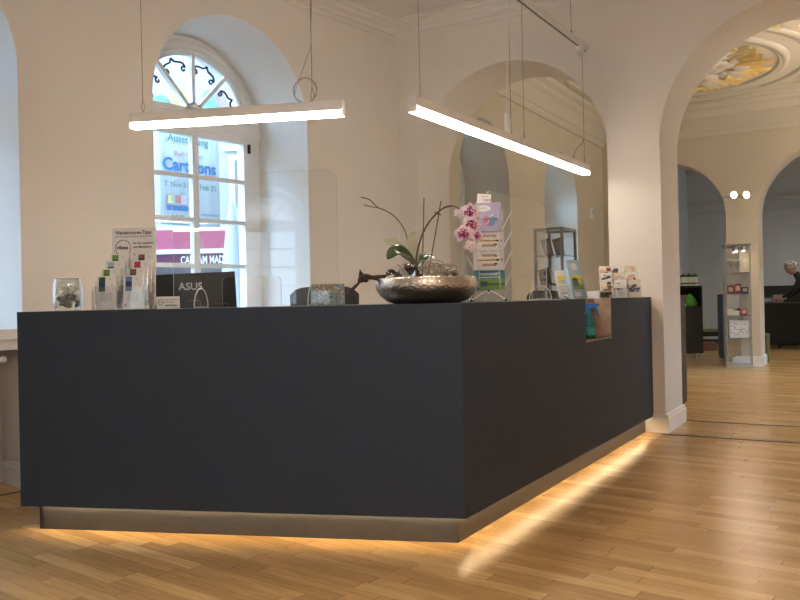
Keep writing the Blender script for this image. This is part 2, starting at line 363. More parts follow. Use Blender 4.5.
def make_window(name, M):
    """local x along the wall, y outward, z up, centred on the niche"""
    root = thing(name, None, None, M.translation, rotz(M) + PI); root['kind'] = 'structure'
    HW, GW, SP = .765, .52, 2.80; zb = 1.0
    EL = Matrix.Translation((0, 0, SP)) @ Matrix.Diagonal((1, 1, .92, 1)) @ Matrix.Translation((0, 0, -SP))
    f = MB()
    # fixed frame: jambs, transom, arch ring, filler to the niche
    f.box(-HW, -GW - .04, 0, .07, zb, SP); f.box(GW + .04, HW + .055, 0, .07, zb, SP)
    ring_sector(f, 0, SP - .0, .51, .84, 0, .07, 0, PI, 48, 0, EL)
    f.box(-HW, HW, -.015, .08, 2.625, 2.79); f.box(-.70, .70, -.03, .0, 2.66, 2.70); f.box(-.68, .68, -.03, .0, 2.755, 2.785)
    ring_sector(f, 0, SP, .535, .56, -.02, .0, 0, PI, 48, 0, EL); ring_sector(f, 0, SP, .615, .635, -.015, .0, 0, PI, 48, 0, EL)
    f.box(-HW, HW, 0, .07, zb - .02, zb + .05)
    f.build('window_frame', WINW, root)
    g = MB()                                             # fan light bars
    ring_sector(g, 0, SP - .02, .03, .085, -.005, .045, 0, PI, 24); g.box(-.6, .6, -.005, .045, 2.79, 2.815)
    for a in (45, 90, 135):
        a = RAD(a); d = Vector((math.cos(a), 0, math.sin(a))); nn = Vector((-d.z, 0, d.x)) * .016
        p, q = Vector((0, 0, SP - .02)) + d * .07, Vector((0, 0, SP)) + d * (.54 - .045 * d.z)
        vs = [p + nn, p - nn, q - nn, q + nn]; vs = [v + Vector((0, y, 0)) for y in (-.005, .045) for v in vs]
        g.add(vs, [(0, 1, 2, 3), (7, 6, 5, 4), (0, 4, 5, 1), (1, 5, 6, 2), (2, 6, 7, 3), (3, 7, 4, 0)])
    g.build('fanlight_bars', WINW, root)
    ir = MB()                                            # wrought iron scrolls outside the fan light
    for a0, a1 in ((6, 40), (50, 86), (94, 130), (140, 174)):
        am = (a0 + a1) / 2; h = (a1 - a0) / 2
        def pt(u, rr): a = RAD(am + u * h); return (rr * math.cos(a), .055, SP + rr * math.sin(a) * .92)
        for sd in (-1, 1):
            path = [pt(0, .49), pt(sd * .18, .455), pt(sd * .45, .45), pt(sd * .72, .44), pt(sd * .88, .405)]
            cu_ = Vector(pt(sd * .74, .385)); st_ = Vector(pt(sd * .88, .405)) - cu_
            for k in range(1, 10):
                Rm = Matrix.Rotation(-sd * -k * .62, 3, 'Y'); path.append(cu_ + (Rm @ st_) * (1 - k * .075))
            ir.tube(smooth(path, 4), .0095, 6)
    ir.build('iron_scrollwork', mat('wrought_iron', (.02, .022, .03), .5), root)
    for sx in (-1, 1):                                   # two casements
        c = MB(); x0, x1 = sorted((sx * .0, sx * .56))
        c.box(x0, x1, -.01, .05, 2.575, 2.625); c.box(x0, x1, -.01, .05, zb + .05, zb + .11)
        xi0, xi1 = sorted((sx * .52, sx * .56)); c.box(xi0, xi1, -.01, .05, zb + .11, 2.575)
        xi0, xi1 = sorted((0, sx * .03)); c.box(xi0, xi1, -.01, .05, zb + .11, 2.575)
        for z in (2.232, 1.862, 1.472): c.box(x0, x1, -.004, .04, z - .018, z + .018)
        cs = c.build('casement', WINW, root, bevel=.003)
        h = MB(); h.box(sx * .58 - .01, sx * .58 + .01, -.02, .0, 2.5, 2.58); h.build('hinge', BLACK, cs)
        MB().box(min(sx * .03, sx * .52), max(sx * .03, sx * .52), .018, .022, zb + .11, 2.575).build('pane', GLASS, cs)
    MB().prism([(.515 * math.cos(PI * i / 24), .515 * .92 * math.sin(PI * i / 24)) for i in range(25)], -.002, .002, 0,
               Matrix.Translation((0, .02, SP)) @ Matrix.Rotation(RAD(90), 4, 'X')).build('fanlight_pane', GLASS, root)
    st = MB()                                            # stone sill and parapet below, outer leaf
    st.box(-HW, HW, -.42, .05, zb - .07, zb); st.box(-HW, HW, -.64, -.42, zb - .045, zb + .01); st.box(-.90, .90, -.70, -.62, zb - .055, zb + .012)
    st.box(-.86, .86, -.675, -.645, zb - .12, zb - .055)
    st.build('window_sill', TRIMW, root, bevel=.006)
    MB().box(-HW, HW, -.30, .02, 0, zb - .07).build('parapet', WALL, root)
    ol = MB(); ol.box(.70, .80, .24, .30, zb + .05, 2.7); ol.box(-.76, -.66, .24, .30, zb + .05, 2.7)
    ol.box(-.76, .80, .24, .30, 2.66, 2.72)
    ol.build('outer_window_frame', WINW, root)
    return root
win = make_window('window_1', FL @ Matrix.Translation((lw[0] - .055, .65, 0)))
WROT = rotz(FL)
for i, c in enumerate(lw[1:]):
    w = dup(win); w.name = 'window_%d' % (i + 2); w.location = L3(c - .055, .65, 0)
for i, a in enumerate((1.6, 5.32)):
    w = dup(win); w.name = 'window_%d' % (i + 8); w.location = FB @ Vector((a, .65, 0)); w.rotation_euler.z = rotz(FB)
for i, t in enumerate((1.85, 4.49)):
    w = dup(win); w.name = 'window_%d' % (i + 10); w.location = R3(HS - .62, t); w.rotation_euler.z = rotz(FH); w.scale = (.9, 1, .95)
for i, a in enumerate((1.8, 4.3)):
    w = dup(win); w.name = 'window_%d' % (i + 12); w.location = FE @ Vector((a, .5, 0)); w.rotation_euler.z = rotz(FE); w.scale = (.9, 1, .95)  # invented out-of-view windows that let daylight into the hall
for i, a in enumerate((1.6, 3.9)):
    w = dup(win); w.name = 'window_%d' % (i + 14); w.location = FG @ Vector((a, .35, 0)); w.rotation_euler.z = rotz(FG); w.scale = (1, 1, .95)  # made-up windows out of view, put in to give the annex daylight

struct(MB().box(HS - 1.9, HS - 1.7, .9, 3.3, 0, 3.3, 0, FR).box(HS - 1.9, HS - .72, 3.1, 3.3, 0, 5, 0, FR).box(HS - 1.9, HS - .72, .7, .9, 0, 5, 0, FR).build('wall_daylight_block', mat('daylight_block_render', (.26, .22, .17), .9)))  # unseen block added outside the near hall niche to keep daylight out
# ------------------------------------------------------------------ outside the window
struct(MB().box(-14, 30, .9, 30, -.5, -.35, 0, FL).build('ground', mat('street_paving', (.22, .22, .215), .9, var=.1, scale=3)))
FO = frame(W(190, 240, 15.5)[:2], Vector((1, -.02)).normalized(), Vector((.02, 1)).normalized())
bl = thing('building', 'pale building with shutters and a red cafe awning across the street', 'building', FO @ Vector((0, 0, -.35)), rotz(FO))
FAC = mat('facade_render', (.50, .54, .58), .9, var=.04, scale=1.5)
MB().box(-9, 6, 0, 4, 0, 9.5).build('facade_wall', FAC, bl)
MB().box(-9, 1.2, -.03, 0, 0, 2.45).build('shop_shutter', mat('grey_shutter', (.42, .42, .44), .6), bl)
k = MB()
for z in [i * .16 for i in range(15)]: k.box(-9, 1.2, -.045, -.03, z, z + .02)
k.build('shutter_slats', mat('grey_slat', (.34, .34, .36), .6), bl)
MB().box(1.5, 6, -.03, 0, 0, 4.1).build('pink_wall', mat('pink_render', (.36, .30, .31), .9), bl)
for x in (.86, 3.2, -2.3, -4.6, -6.9):
    w_ = MB(); w_.box(x - .06, x + .9, -.08, 0, 2.95, 4.35); wf = w_.build('upper_window', WINW, bl)
    MB().box(x + .06, x + .78, -.1, -.08, 3.05, 4.25).build('upper_pane', mat('dark_pane', (.16, .2, .25), .1), wf)
    MB().box(x - .14, x + .98, -.16, 0, 4.42, 4.52).box(x - .1, x + .94, -.12, 0, 4.7, 4.76).build('window_cornice', WINW, bl)
AW = mat('awning_red', (.36, .07, .11), .75, var=.05, scale=8)
a = MB(); a.add([(-9, -.05, 2.95), (1.42, -.05, 2.95), (1.42, -1.3, 2.46), (-9, -1.3, 2.46)], [(0, 1, 2, 3)]); a.add([(1.42, -.05, 2.95), (1.42, -1.3, 2.46), (1.42, -.05, 2.46)], [(0, 1, 2)])
a.build('awning', AW, bl)
MB().box(-9, 1.42, -1.34, -1.30, 2.39, 2.47).box(-9, 1.1, -.12, -.02, 2.93, 2.99).build('awning_rail', WINW, bl)
MB().box(-9, 1.42, -1.32, -1.30, 2.18, 2.39).build('awning_valance', mat('awning_plum', (.13, .035, .07), .8), bl)
MB().text('CAFE AM MADR', .19, Matrix.Translation((.20, -1.325, 2.215)) @ Matrix.Rotation(RAD(90), 4, 'X'), bold=.004, sx=.62).build('awning_lettering', WINW, bl)

# banner: parallel to the window wall, 1.2 m outside
def LP(x, y, d):
    """point on the plane d outside the window wall that photo position (x, y) looks at"""
    r = W(x, y, 1.0) - Vector((0, 0, CAM_H)); o = L3(0, d); n_ = Vector((LN.x, LN.y, 0))
    k = (o - Vector((0, 0, 0))).dot(n_) / r.dot(n_); return Vector((0, 0, CAM_H)) + r * k
bd = 2.2
def LA(x, y): p = FL.inverted() @ LP(x, y, bd); return p.x, p.z
aL, zT = LA(156, 45); aR, _ = LA(219, 170); _, zB = LA(190, 226)
BM = lambda a_, z_, e=0: FL @ Matrix.Translation((a_, bd - .006 - e, z_)) @ Matrix.Rotation(PI, 4, 'Z') @ Matrix.Rotation(RAD(90), 4, 'X') @ Matrix.Rotation(0, 4, 'Z')
ban = thing('exhibition_banner', 'white exhibition banner hanging in the street outside the window', 'banner', L3((aL + aR) / 2, bd, zB), 0)
bi = Matrix.Translation(-ban.location)
b = MB(); n_ = 14
vs = [(aR + (aL - aR) * i / n_, bd + .012 * math.sin(i * 1.7), z_) for z_ in (zB, 3.9) for i in range(n_ + 1)]
b.add(vs, [(i, i + 1, n_ + 2 + i, n_ + 1 + i) for i in range(n_)], 0, True, bi @ FL)
o = b.build('cloth', mat('banner_cloth', (.62, .68, .72), .8), ban); sm_ = o.modifiers.new('s', 'SOLIDIFY'); sm_.thickness = .004
PRC = dict(g=(.12, .30, .24), b=(.06, .20, .42), r=(.55, .22, .22), y=(.72, .64, .30), t=(.28, .58, .54), p=(.66, .52, .60))
def btext(k_, s_, x, y, size, bold=0, sx=1.0, al='CENTER'):
    a_, z_ = LA(x, y); MB().text(s_, size, bi @ BM(a_, z_, .02), bold=bold, sx=sx, align=al).build('lettering', mat('print_' + k_, PRC[k_], .8), ban)
btext('g', 'Ausstellung', 187, 144, .115, .001, .97); btext('r', 'Ruth', 179, 156.8, .078, 0, .95); btext('r', 'Hebler', 194, 159, .078, 0, .95)
btext('b', 'Cartoons', 189, 172.5, .185, .005, .95); btext('g', '7. Nov 21', 175.5, 187.3, .082, 0, .92); btext('g', 'Feb 22', 207, 191, .085, 0, 1.0)
btext('b', 'www. Burg Str.', 209, 216.5, .04); btext('b', 'im Kulturzentrum am Markt', 178, 225.5, .05, 0, 1.0)
def disc(k_, x, y, r, sx=1.0, e=.015):
    a_, z_ = LA(x, y); MB().prism([(r * sx * math.cos(PI * i / 12), r * math.sin(PI * i / 12)) for i in range(24)], 0, .001, 0, bi @ BM(a_, z_, e)).build('printed_shape', mat('print_' + k_, PRC[k_], .8), ban)
disc('y', 180, 104, .17); disc('t', 161, 108, .13); disc('t', 210, 104, .15, .8); disc('p', 222, 100, .12)
a_, z_ = LA(176, 206)
for j, (k_, dx, dy, w_, h_) in enumerate((('y', -.11, .02, .08, .09), ('r', -.02, .03, .08, .08), ('p', .05, .02, .07, .10), ('b', -.12, -.05, .26, .05), ('t', -.07, .05, .05, .04))):
    MB().box(dx, dx + w_, dy, dy + h_, 0, .001 + .0004 * j, 0, bi @ BM(a_, z_, .015)).build('printed_shape', mat('print_' + k_, PRC[k_], .8), ban)
for x in (172, 176, 181): disc('r' if x == 176 else 'b', x, 217, .018)
disc('y', 188, 219, .025, 1.6)
# furled parasol
p0 = W(234, 300, 10.3); um = thing('furled_parasol', 'white furled parasol standing in front of the cafe', 'parasol', (p0.x, 10.3, -.35))
f = MB(); nn_ = 16
prof = [(.03, 2.78), (.07, 2.5), (.12, 2.0), (.17, 1.4), (.20, .95), (.02, .95)]
vs = []
for r_, z_ in prof:
    for j in range(nn_ * 2):
        a = PI * j / nn_; rr = r_ * (1 + .22 * (j % 2) - .1); vs.append((rr * math.cos(a), rr * math.sin(a), z_))
f.add(vs, [(i * 32 + j, i * 32 + (j + 1) % 32, (i + 1) * 32 + (j + 1) % 32, (i + 1) * 32 + j) for i in range(len(prof) - 1) for j in range(32)], 0, True)
f.build('canopy', mat('parasol_cloth', (.62, .64, .68), .8), um)
MB().tube([(0, 0, 0), (0, 0, 2.9)], .022, 10).build('pole', WINW, um); MB().lathe([(0, 0), (.25, 0), (.25, .06), (.03, .08), (0, .08)], 24).build('base', mat('grey_stone', (.4, .4, .4), .9), um)

# ------------------------------------------------------------------ counter
K0 = Vector((.28, 3.667)); KR = Vector((2.087, 6.65)); KL = Vector((-1.955, 4.08))
UR = (KR - K0).normalized(); UL = (KL - K0).normalized()
NR = Vector((-UR.y, UR.x)); NL = Vector((UL.y, -UL.x))
LR, LL = (KR - K0).length, (KL - K0).length
FCR = frame(K0, UR, NR); FCL = frame(K0, UL, NL)
def off(dr, dl):
    """point dr inside the right face line and dl inside the left face line"""
    A = Matrix(((NR.x, NR.y), (NL.x, NL.y))); return K0 + A.inverted() @ Vector((dr, dl))
ZT, ZP, DEP = 1.12, .13, .78
ctr = thing('reception_counter', 'dark anthracite L-shaped reception counter with lit plinth on oak floor', 'counter', (K0.x, K0.y, 0))
ci = Matrix.Translation(-ctr.location)
NA, NB, NZ = 1.775, 2.345, .855                        # bottle recess in the right panel
def q(a_, d_): return FCR @ Vector((a_, d_, 0))
wallend = LR - .0
def P2(v): return (v[0], v[1])
# right front panel with recess
kc = off(.03, .03)
rp = MB()
def boxR(b_, a0, a1, d0, d1, z0, z1, m=0): b_.box(a0, a1, d0, d1, z0, z1, m, ci @ FCR)
def slab(b_, p, z0, z1, m=0):
    b_.prism([P2(v) for v in p], z0, z1, m, ci)
i3 = off(.03, .03)
slab(rp, [q(0, 0), q(NA, 0), q(NA, .03), i3], ZP, ZT - .0)
boxR(rp, NA, NB, 0, .03, ZP, NZ); boxR(rp, NB, LR - .002, 0, .03, ZP, ZT)
rp.build('front_panel', DARK, ctr)
lp = MB(); e_ = FCL @ Vector((LL, 0, 0)); e2 = FCL @ Vector((LL, .03, 0))
slab(lp, [q(0, 0), i3, e2, e_], ZP, ZT); lp.build('front_panel', DARK, ctr)
MB().box(LL - .03, LL, .03, DEP, ZP, ZT - .03, 0, ci @ FCL).build('end_panel', DARK, ctr)
tp = MB()
wcR = LR + .1                                             # trimmed to the wall line
pin = off(DEP, DEP)
slab(tp, [i3, q(NA, .03), q(NA, DEP), pin], ZT - .03, ZT - .0)
slab(tp, [q(NB, .03), q(LR - .03, .03), q(LR - .42, DEP), q(NB, DEP)], ZT - .03, ZT)
slab(tp, [q(NA, .12), q(NB, .12), q(NB, DEP), q(NA, DEP)], ZT - .03, ZT)
slab(tp, [i3, pin, FCL @ Vector((LL - .0, DEP, 0)), FCL @ Vector((LL, .03, 0))], ZT - .03, ZT)
tp.build('countertop', DARKTOP, ctr)
OAK = mat('rough_oak', (.36, .25, .18), .6, var=.3, scale=9, bump=.3)
rc = MB(); boxR(rc, NA, NB, .12, .135, NZ, ZT); boxR(rc, NA - .001, NA + .004, .03, .12, NZ, ZT - .0, 1)
boxR(rc, NB - .004, NB, .001, .12, NZ, ZT, 0)
for z_ in (.945, 1.035): boxR(rc, NA, NB, .118, .121, z_, z_ + .006, 1)
rc.build('recess_lining', [OAK, mat('dark_oak', (.06, .035, .02), .6)], ctr)
boxR(rc, NB - .003, NB, -.0005, .03, NZ, ZT) if 0 else None; rl = MB(); boxR(rl, NA, NB, .0, .12, NZ - .015, NZ + .0); rl.build('recess_ledge', mat('pale_oak', (.58, .46, .36), .5), ctr)
# recessed plinth with light strip above it
PR = .062
kR = off(PR, PR); kRi = off(PR + .02, PR + .02)
kk = MB()
slab(kk, [kR, q(LR + .0, PR), q(LR, PR + .02), kRi], .0, ZP - .012)
slab(kk, [kR, kRi, FCL @ Vector((LL - PR, PR + .02, 0)), FCL @ Vector((LL - PR, PR, 0))], 0, ZP - .012)
kk.box(LL - PR - .02, LL - PR, PR, DEP - .1, 0, ZP - .012, 0, ci @ FCL)
kk.build('plinth', KICK, ctr)
bt = MB()                                                 # underside board
slab(bt, [off(.03, .03), q(LR - .05, .03), q(LR - .35, DEP - .1), off(DEP - .1, DEP - .1)], ZP + .012, ZP + .03)
slab(bt, [off(.03, .03), off(DEP - .1, DEP - .1), FCL @ Vector((LL - .03, DEP - .1, 0)), FCL @ Vector((LL - .03, .03, 0))], ZP + .012, ZP + .03)
bt.build('underside_board', DARK, ctr)
LED = mat('led_strip', (1, .7, .4), .5, emit=(1.0, .72, .40), es=20)
ld = MB()
slab(ld, [off(.040, .040), q(LR - .1, .040), q(LR - .1, .048), off(.048, .048)], ZP + .008, ZP + .0119)
slab(ld, [off(.040, .040), off(.048, .048), FCL @ Vector((LL - .08, .048, 0)), FCL @ Vector((LL - .08, .040, 0))], ZP + .008, ZP + .0119)
ld.build('light_strip', LED, ctr)
# inner desk behind the counter front (work side)
wd = MB()
D2 = 1.25
slab(wd, [off(DEP, DEP), q(LR - .6, DEP), q(LR - .9, D2), off(D2, D2)], .72, .745)
slab(wd, [off(DEP, DEP), off(D2, D2), FCL @ Vector((LL, D2, 0)), FCL @ Vector((LL, DEP, 0))], .72, .745)
wd.box(LL - .04, LL, DEP, D2, 0, .72, 0, ci @ FCL)
slab(wd, [off(DEP - .03, DEP - .03), q(LR - .6, DEP - .03), q(LR - .6, DEP), off(DEP, DEP)], .0, ZT - .03)
slab(wd, [off(DEP - .03, DEP - .03), off(DEP, DEP), FCL @ Vector((LL - .03, DEP, 0)), FCL @ Vector((LL - .03, DEP - .03, 0))], .0, ZT - .03)
wd.build('inner_desk', mat('desk_grey', (.25, .25, .25), .5), ctr)

def onc(x, Y, y=300): v = W(x, y, Y); return Vector((v.x, Y, ZT))

# ------------------------------------------------------------------ pendant lamps
EMI = mat('lamp_diffuser', (1, 1, 1), .5, emit=(1.0, .85, .72), es=13.5)
EMR = mat('added_lamp_diffuser', (1, 1, 1), .5, emit=(1.0, .84, .71), es=52)  # stronger glow for the unseen lamps added behind the camera
def pendant(label, p, qv, z, cables, group='linear pendant lamps', em=None):
    p = Vector(p); qv = Vector(qv); L_ = (qv - p).length; rz = math.atan2(qv.y - p.y, qv.x - p.x)
    r = thing('pendant_lamp', label, 'lamp', (p.x, p.y, z), rz, group)
    MB().box(0, L_, -.03, .03, .03, .085).box(0, .004, -.03, .03, 0, .03).box(L_ - .004, L_, -.03, .03, 0, .03).build('lamp_housing', ALU, r, bevel=.002)
    MB().box(.004, L_ - .004, -.031, .031, .002, .030).build('diffuser', em or EMI, r, bevel=.003)
    if em: MB().box(.02, L_ - .02, -.026, .026, .085, .090).build('added_uplight', em, r)  # uplight strip only on the added lamps, brightens ceiling and upper walls
    for a_, zt in cables:
        MB().tube([(a_, -.0, .085), (a_ - .008, 0, .13), (a_, 0, .17), (a_, 0, zt - z)], .0022, 6).tube([(a_, -.0, .085), (a_ + .012, 0, .12), (a_, 0, .17)], .0018, 5).build('suspension_cable', CABLE, r)
    return r
pl0 = W(132, 129, 4.58); pl1 = W(344, 115, 4.37)
lampL = pendant('white linear pendant lamp with coiled cable, hanging in front of the arched window', pl0.xy.to_3d(), pl1.xy.to_3d(), 2.15, [(.07, H1), (1.07, H1)])
co_ = MB(); ps = []
for i in range(90):
    a = 2 * PI * i / 26; ps.append((1.03 + .066 * math.cos(a) * (1 + .03 * math.sin(i * .37)), .003 * math.sin(i * 1.1), .155 + .068 * math.sin(a) + .002 * math.sin(i)))
co_.tube(ps, .0016, 5); co_.tube(smooth([(1.07, 0, .5), (1.09, 0, .9), (1.12, .0, 1.2), (1.13, 0, H1 - 2.15)], 5), .0025, 5); co_.tube(smooth([(1.03, 0, .087), (1.0, 0, .10), (.97, .0, .13), (.99, 0, .2), (1.07, 0, .4)], 5), .0018, 5)
co_.build('coiled_cable', CABLE, lampL)
pr0 = W(412, 112, 4.30); pr1 = W(586.5, 174.5, 6.70); v0 = pr0.xy.to_3d(); v1 = pr1.xy.to_3d(); vm = v0.lerp(v1, .5); dd = (v1 - v0).normalized()
RAILZ = 3.2
lA = pendant('nearer of the two white linear pendant lamps in line before the left archway', v0, vm - dd * .008, 2.15, [(.09, H1), (1.30, H1)])
lB = pendant('farther of the two white linear pendant lamps in line, ending by the arch pier', vm + dd * .008, v1, 2.15, [(.10, H1), (1.36, RAILZ)])
jb = MB(); jb.box(1.22, 1.245, -.012, .012, .09, .22).box(1.26, 1.27, -.01, .01, .09, .2); jb.tube(smooth([(1.235, 0, .22), (1.25, 0, .5), (1.30, .0, .9), (1.22, 0, 1.3), (1.2, 0, H1 - 2.15)], 5), .004, 6); jb.build('power_feed', WHITEP, lA)
lc = MB(); lc.tube(smooth([(1.36, 0, .3), (1.30, 0, .25), (1.2, 0, .20), (1.12, 0, .14), (1.1, 0, .1)], 5), .003, 5); lc.build('cable_loop', CABLE, lB)
# suspended track rail
t0 = v1 + dd * .05; t1 = t0 - dd * 1.75
rz = math.atan2(-dd.y, -dd.x)
tr = thing('track_rail', 'white suspended lighting track above the far end of the pendant lamps', 'light track', (t0.x, t0.y, RAILZ), rz)
MB().box(0, 1.75, -.022, .022, 0, .045).build('rail', WHITEP, tr, bevel=.002)
MB().box(.02, 1.75, -.006, .006, -.002, .001).build('rail_slot', mat('dark_slot', (.12, .09, .07), .5), tr)
for a_ in (.35, 1.5): MB().tube([(a_, 0, .035), (a_, 0, H1 - RAILZ)], .003, 6).tube([(a_, 0, .03), (a_, 0, .08)], .008, 8).build('suspension_cable', CABLE, tr)
MB().box(.1, .2, -.02, .02, -.05, .0).tube(smooth([(.12, 0, -.05), (.14, 0, -.09), (.22, 0, -.10), (.28, 0, -.06)], 4), .009, 6).build('track_adapter', WHITEP, tr)
# unseen pendant lamps added behind the camera to raise the room's ambient light
for i, (x_, y_, a_) in enumerate(((-.6, .9, -8), (2.2, -2.6, -8), (1.6, -6.2, -8), (-1.2, -5.8, -8), (3.4, 1.6, 59))):
    dv = Vector((math.cos(RAD(a_)), math.sin(RAD(a_)), 0)); pendant('unseen linear pendant lamp added to brighten the reception room', (x_, y_, 0), Vector((x_, y_, 0)) + dv * 1.5, 2.75, [(.1, H1), (1.4, H1)], group='unseen pendant lamps added for ambient light', em=EMR)
pendant('white linear pendant lamp over the rear of the reception room near its windows', (-5.7, -1.2, 0), (-4.6, -1.45, 0), 2.14, [(.1, H1), (1.0, H1)], group='pendant lamp by the rear windows')
# ------------------------------------------------------------------ acrylic hygiene screens
def round_rect(w, h, r, n=8):
    pts = [(0, 0), (w, 0)]
    for cx, cz, a0 in ((w - r, h - r, 0), (r, h - r, 90)):
        for i in range(n + 1): a = RAD(a0 + 90 * i / n); pts.append((cx + r * math.cos(a), cz + r * math.sin(a)))
    return pts
def screen(label, p0, p1, h, c0, c1, ch, feet):
    p0 = Vector((p0[0], p0[1], 0)); p1 = Vector((p1[0], p1[1], 0)); w = (p1 - p0).length
    r = thing('acrylic_screen', label, 'protective screen', (p0.x, p0.y, ZT), math.atan2(p1.y - p0.y, p1.x - p0.x), 'acrylic protective screens on the counter')
    # outline with a pass-through at the bottom
    o = round_rect(w, h, .06); rr = .03
    cut = [(c0, .003)] + [(c0 + rr - rr * math.cos(RAD(90 * i / 5)), ch - rr + rr * math.sin(RAD(90 * i / 5))) for i in range(6)] + [(c1 - rr + rr * math.sin(RAD(90 * i / 5)), ch - rr + rr * math.cos(RAD(90 * i / 5))) for i in range(6)] + [(c1, .003)]
    poly = [(0, .003)] + cut + [(w, .003)] + o[2:]
    th = .005; M = Matrix.Rotation(RAD(90), 4, 'X')
    n = len(poly); b = MB(); vs = [(x, z, -th / 2) for x, z in poly] + [(x, z, th / 2) for x, z in poly]
    b.add(vs, [tuple(range(n))[::-1], tuple(range(n, 2 * n))], 0, False, M)
    b.build('acrylic_sheet', PLEXI, r)
    e = MB(); e.add(vs, [(i, (i + 1) % n, n + (i + 1) % n, n + i) for i in range(n)], 0, False, M)
    e.build('sheet_edge', PLEXE, r)
    for fx in feet:
        f = MB()
        pts = [(.085 * math.cos(PI * i / 16), .10 * math.sin(PI * i / 16)) for i in range(17)]
        f.tube([(fx, x, .004 + z) for x, z in pts], .0035, 6)
        f.tube([(fx, -.085, .004), (fx, .085, .004)], .0035, 6)
        f.build('foot', PLEXE, r)
    return r
sA0 = W(174, 300, 4.27); sA1 = W(339, 300, 4.10)
wA = (sA1 - sA0).length
screen('clear acrylic screen with rounded corners on the counter in front of the window and monitor', sA0, sA1, .70, .275 * 1, .60, .16, (.155, wA - .14))
sB0 = W(488, 300, 5.04); sB1 = W(547, 300, 5.80)
screen('clear acrylic screen with rounded corners on the counter behind the postcard rack', sB0, sB1, .70, .22, .66, .16, (.11, .80))

# ------------------------------------------------------------------ jar
j = W(68, 300, 4.22); jr = thing('glass_jar', 'wide glass jar of pale shells and dark pebbles at the counter\'s left end', 'jar', (j.x, 4.22, ZT))
pf = [(0, .002), (.062, .002), (.070, .012), (.073, .04), (.073, .135), (.064, .165), (.060, .17), (.057, .166), (.066, .132), (.067, .04), (.062, .016), (0, .012)]
MB().lathe(pf, 40).build('jar_body', JARG, jr); MB().lathe([(.060, .168), (.062, .172), (.060, .176), (.056, .174), (.057, .168), (.060, .168)], 40).build('jar_rim', PLEXE, jr)
sh = MB(); shd = MB()
for i in range(60):
    a = rnd.uniform(0, 2 * PI); r_ = rnd.uniform(0, .048); z_ = rnd.uniform(.085, .135)
    sh.ball((r_ * math.cos(a), r_ * math.sin(a), z_), rnd.uniform(.010, .017), 0, 8, None, (1, rnd.uniform(.5, 1), rnd.uniform(.4, .8)))
for i in range(60):
    a = rnd.uniform(0, 2 * PI); r_ = rnd.uniform(0, .05); z_ = rnd.uniform(.022, .085)
    shd.ball((r_ * math.cos(a), r_ * math.sin(a), z_), rnd.uniform(.011, .017), 0, 8, None, (1, rnd.uniform(.6, 1), rnd.uniform(.5, .9)))
tag(sh.build('shells', mat('shell', (.85, .80, .66), .6, var=.2, scale=40), jr), kind='stuff')
tag(shd.build('pebbles', mat('pebble', (.26, .27, .22), .6, var=.3, scale=30), jr), kind='stuff')

# ------------------------------------------------------------------ helpers for printed cards
def card_mesh(b, x0, z0, w, h, M, cells, base=0):
    b.box(x0, x0 + w, -.001, .001, z0, z0 + h, base, M)
    for u, v, cw, ch, m in cells: b.box(x0 + u * w, x0 + (u + cw) * w, -.0016, -.001, z0 + v * h, z0 + (v + ch) * h, m, M)
PC = {k_: mat('ink_' + k_, c_, .55) for k_, c_ in dict(green=(.16, .30, .06), dkgreen=(.04, .10, .03), red=(.5, .04, .05), blue=(.12, .24, .45), dkblue=(.03, .06, .14), brown=(.20, .10, .05),
      grey=(.45, .46, .48), lgrey=(.60, .62, .66), yellow=(.75, .62, .12), teal=(.05, .20, .27), skin=(.62, .42, .30), cream=(.72, .66, .50), lilac=(.40, .38, .58), sky=(.36, .52, .60), black=(.03, .03, .03), maroon=(.2, .03, .04)).items()}
# ------------------------------------------------------------------ leaflet stand (left)
j = W(125.5, 300, 4.18); FS = thing('leaflet_stand', 'clear tiered stand of white hiking leaflets beside the jar, a headline card behind', 'leaflet stand', (j.x, 4.18, ZT), RAD(-6))
ac = MB()
for cx in (-.074, .074):
    for k_ in range(4):
        y0 = -.07 + k_ * .035; z0 = k_ * .028
        ac.box(cx - .068, cx + .068, y0 - .014, y0 - .012, z0 + .004, z0 + .12); ac.box(cx - .069, cx - .067, y0 - .014, y0 + .014, z0 + .004, z0 + .10); ac.box(cx + .067, cx + .069, y0 - .014, y0 + .014, z0 + .004, z0 + .10)
ac.box(-.145, .145, -.085, .06, 0, .004); ac.build('acrylic_tiers', ACRYL, FS)
pics = [['dkgreen', 'blue'], ['green', 'brown'], ['sky', 'red'], ['green', 'brown']]
for ci_, cx in enumerate((-.072, .072)):
    for k_ in range(4):
        y0 = -.07 + k_ * .035; z0 = .006 + k_ * .040
        lb = MB(); M = Matrix.Translation((cx - .055 + k_ * .008, y0, z0)) @ Matrix.Rotation(RAD(-6), 4, 'X')
        lb.box(0, .105, 0, .012, 0, .172, 0, M)
        lb.box(.012, .046, -.001, 0, .09, .165, 1, M); lb.box(.012, .046, -.0014, -.001, .115, .14, 2, M)
        lb.box(.068, .074, -.001, 0, .148, .156, 3, M); lb.box(.078, .09, -.001, 0, .12, .125, 3, M)
        if k_ == 0: lb.box(.025, .085, -.001, 0, .04, .085, 4, M)
        if k_ == 0 and ci_ == 1: lb.box(.006, .022, -.001, 0, .008, .024, 5, M)
        k1 = pics[k_][ci_]
        tag(lb.build('leaflet', [WHITE, PC[k1], PC['dkgreen' if k1 == 'green' else 'maroon' if k1 == 'red' else 'dkblue'], PC['grey'], PC['lgrey'], PC['grey']], None), 'white leaflet, %s tier of the %s column in the hiking leaflet stand' % (['front', 'second', 'third', 'rearmost'][k_], ['left', 'right'][ci_]), 'leaflet', 'hiking leaflets in the stand')
        o = bpy.data.objects[-1] if False else None
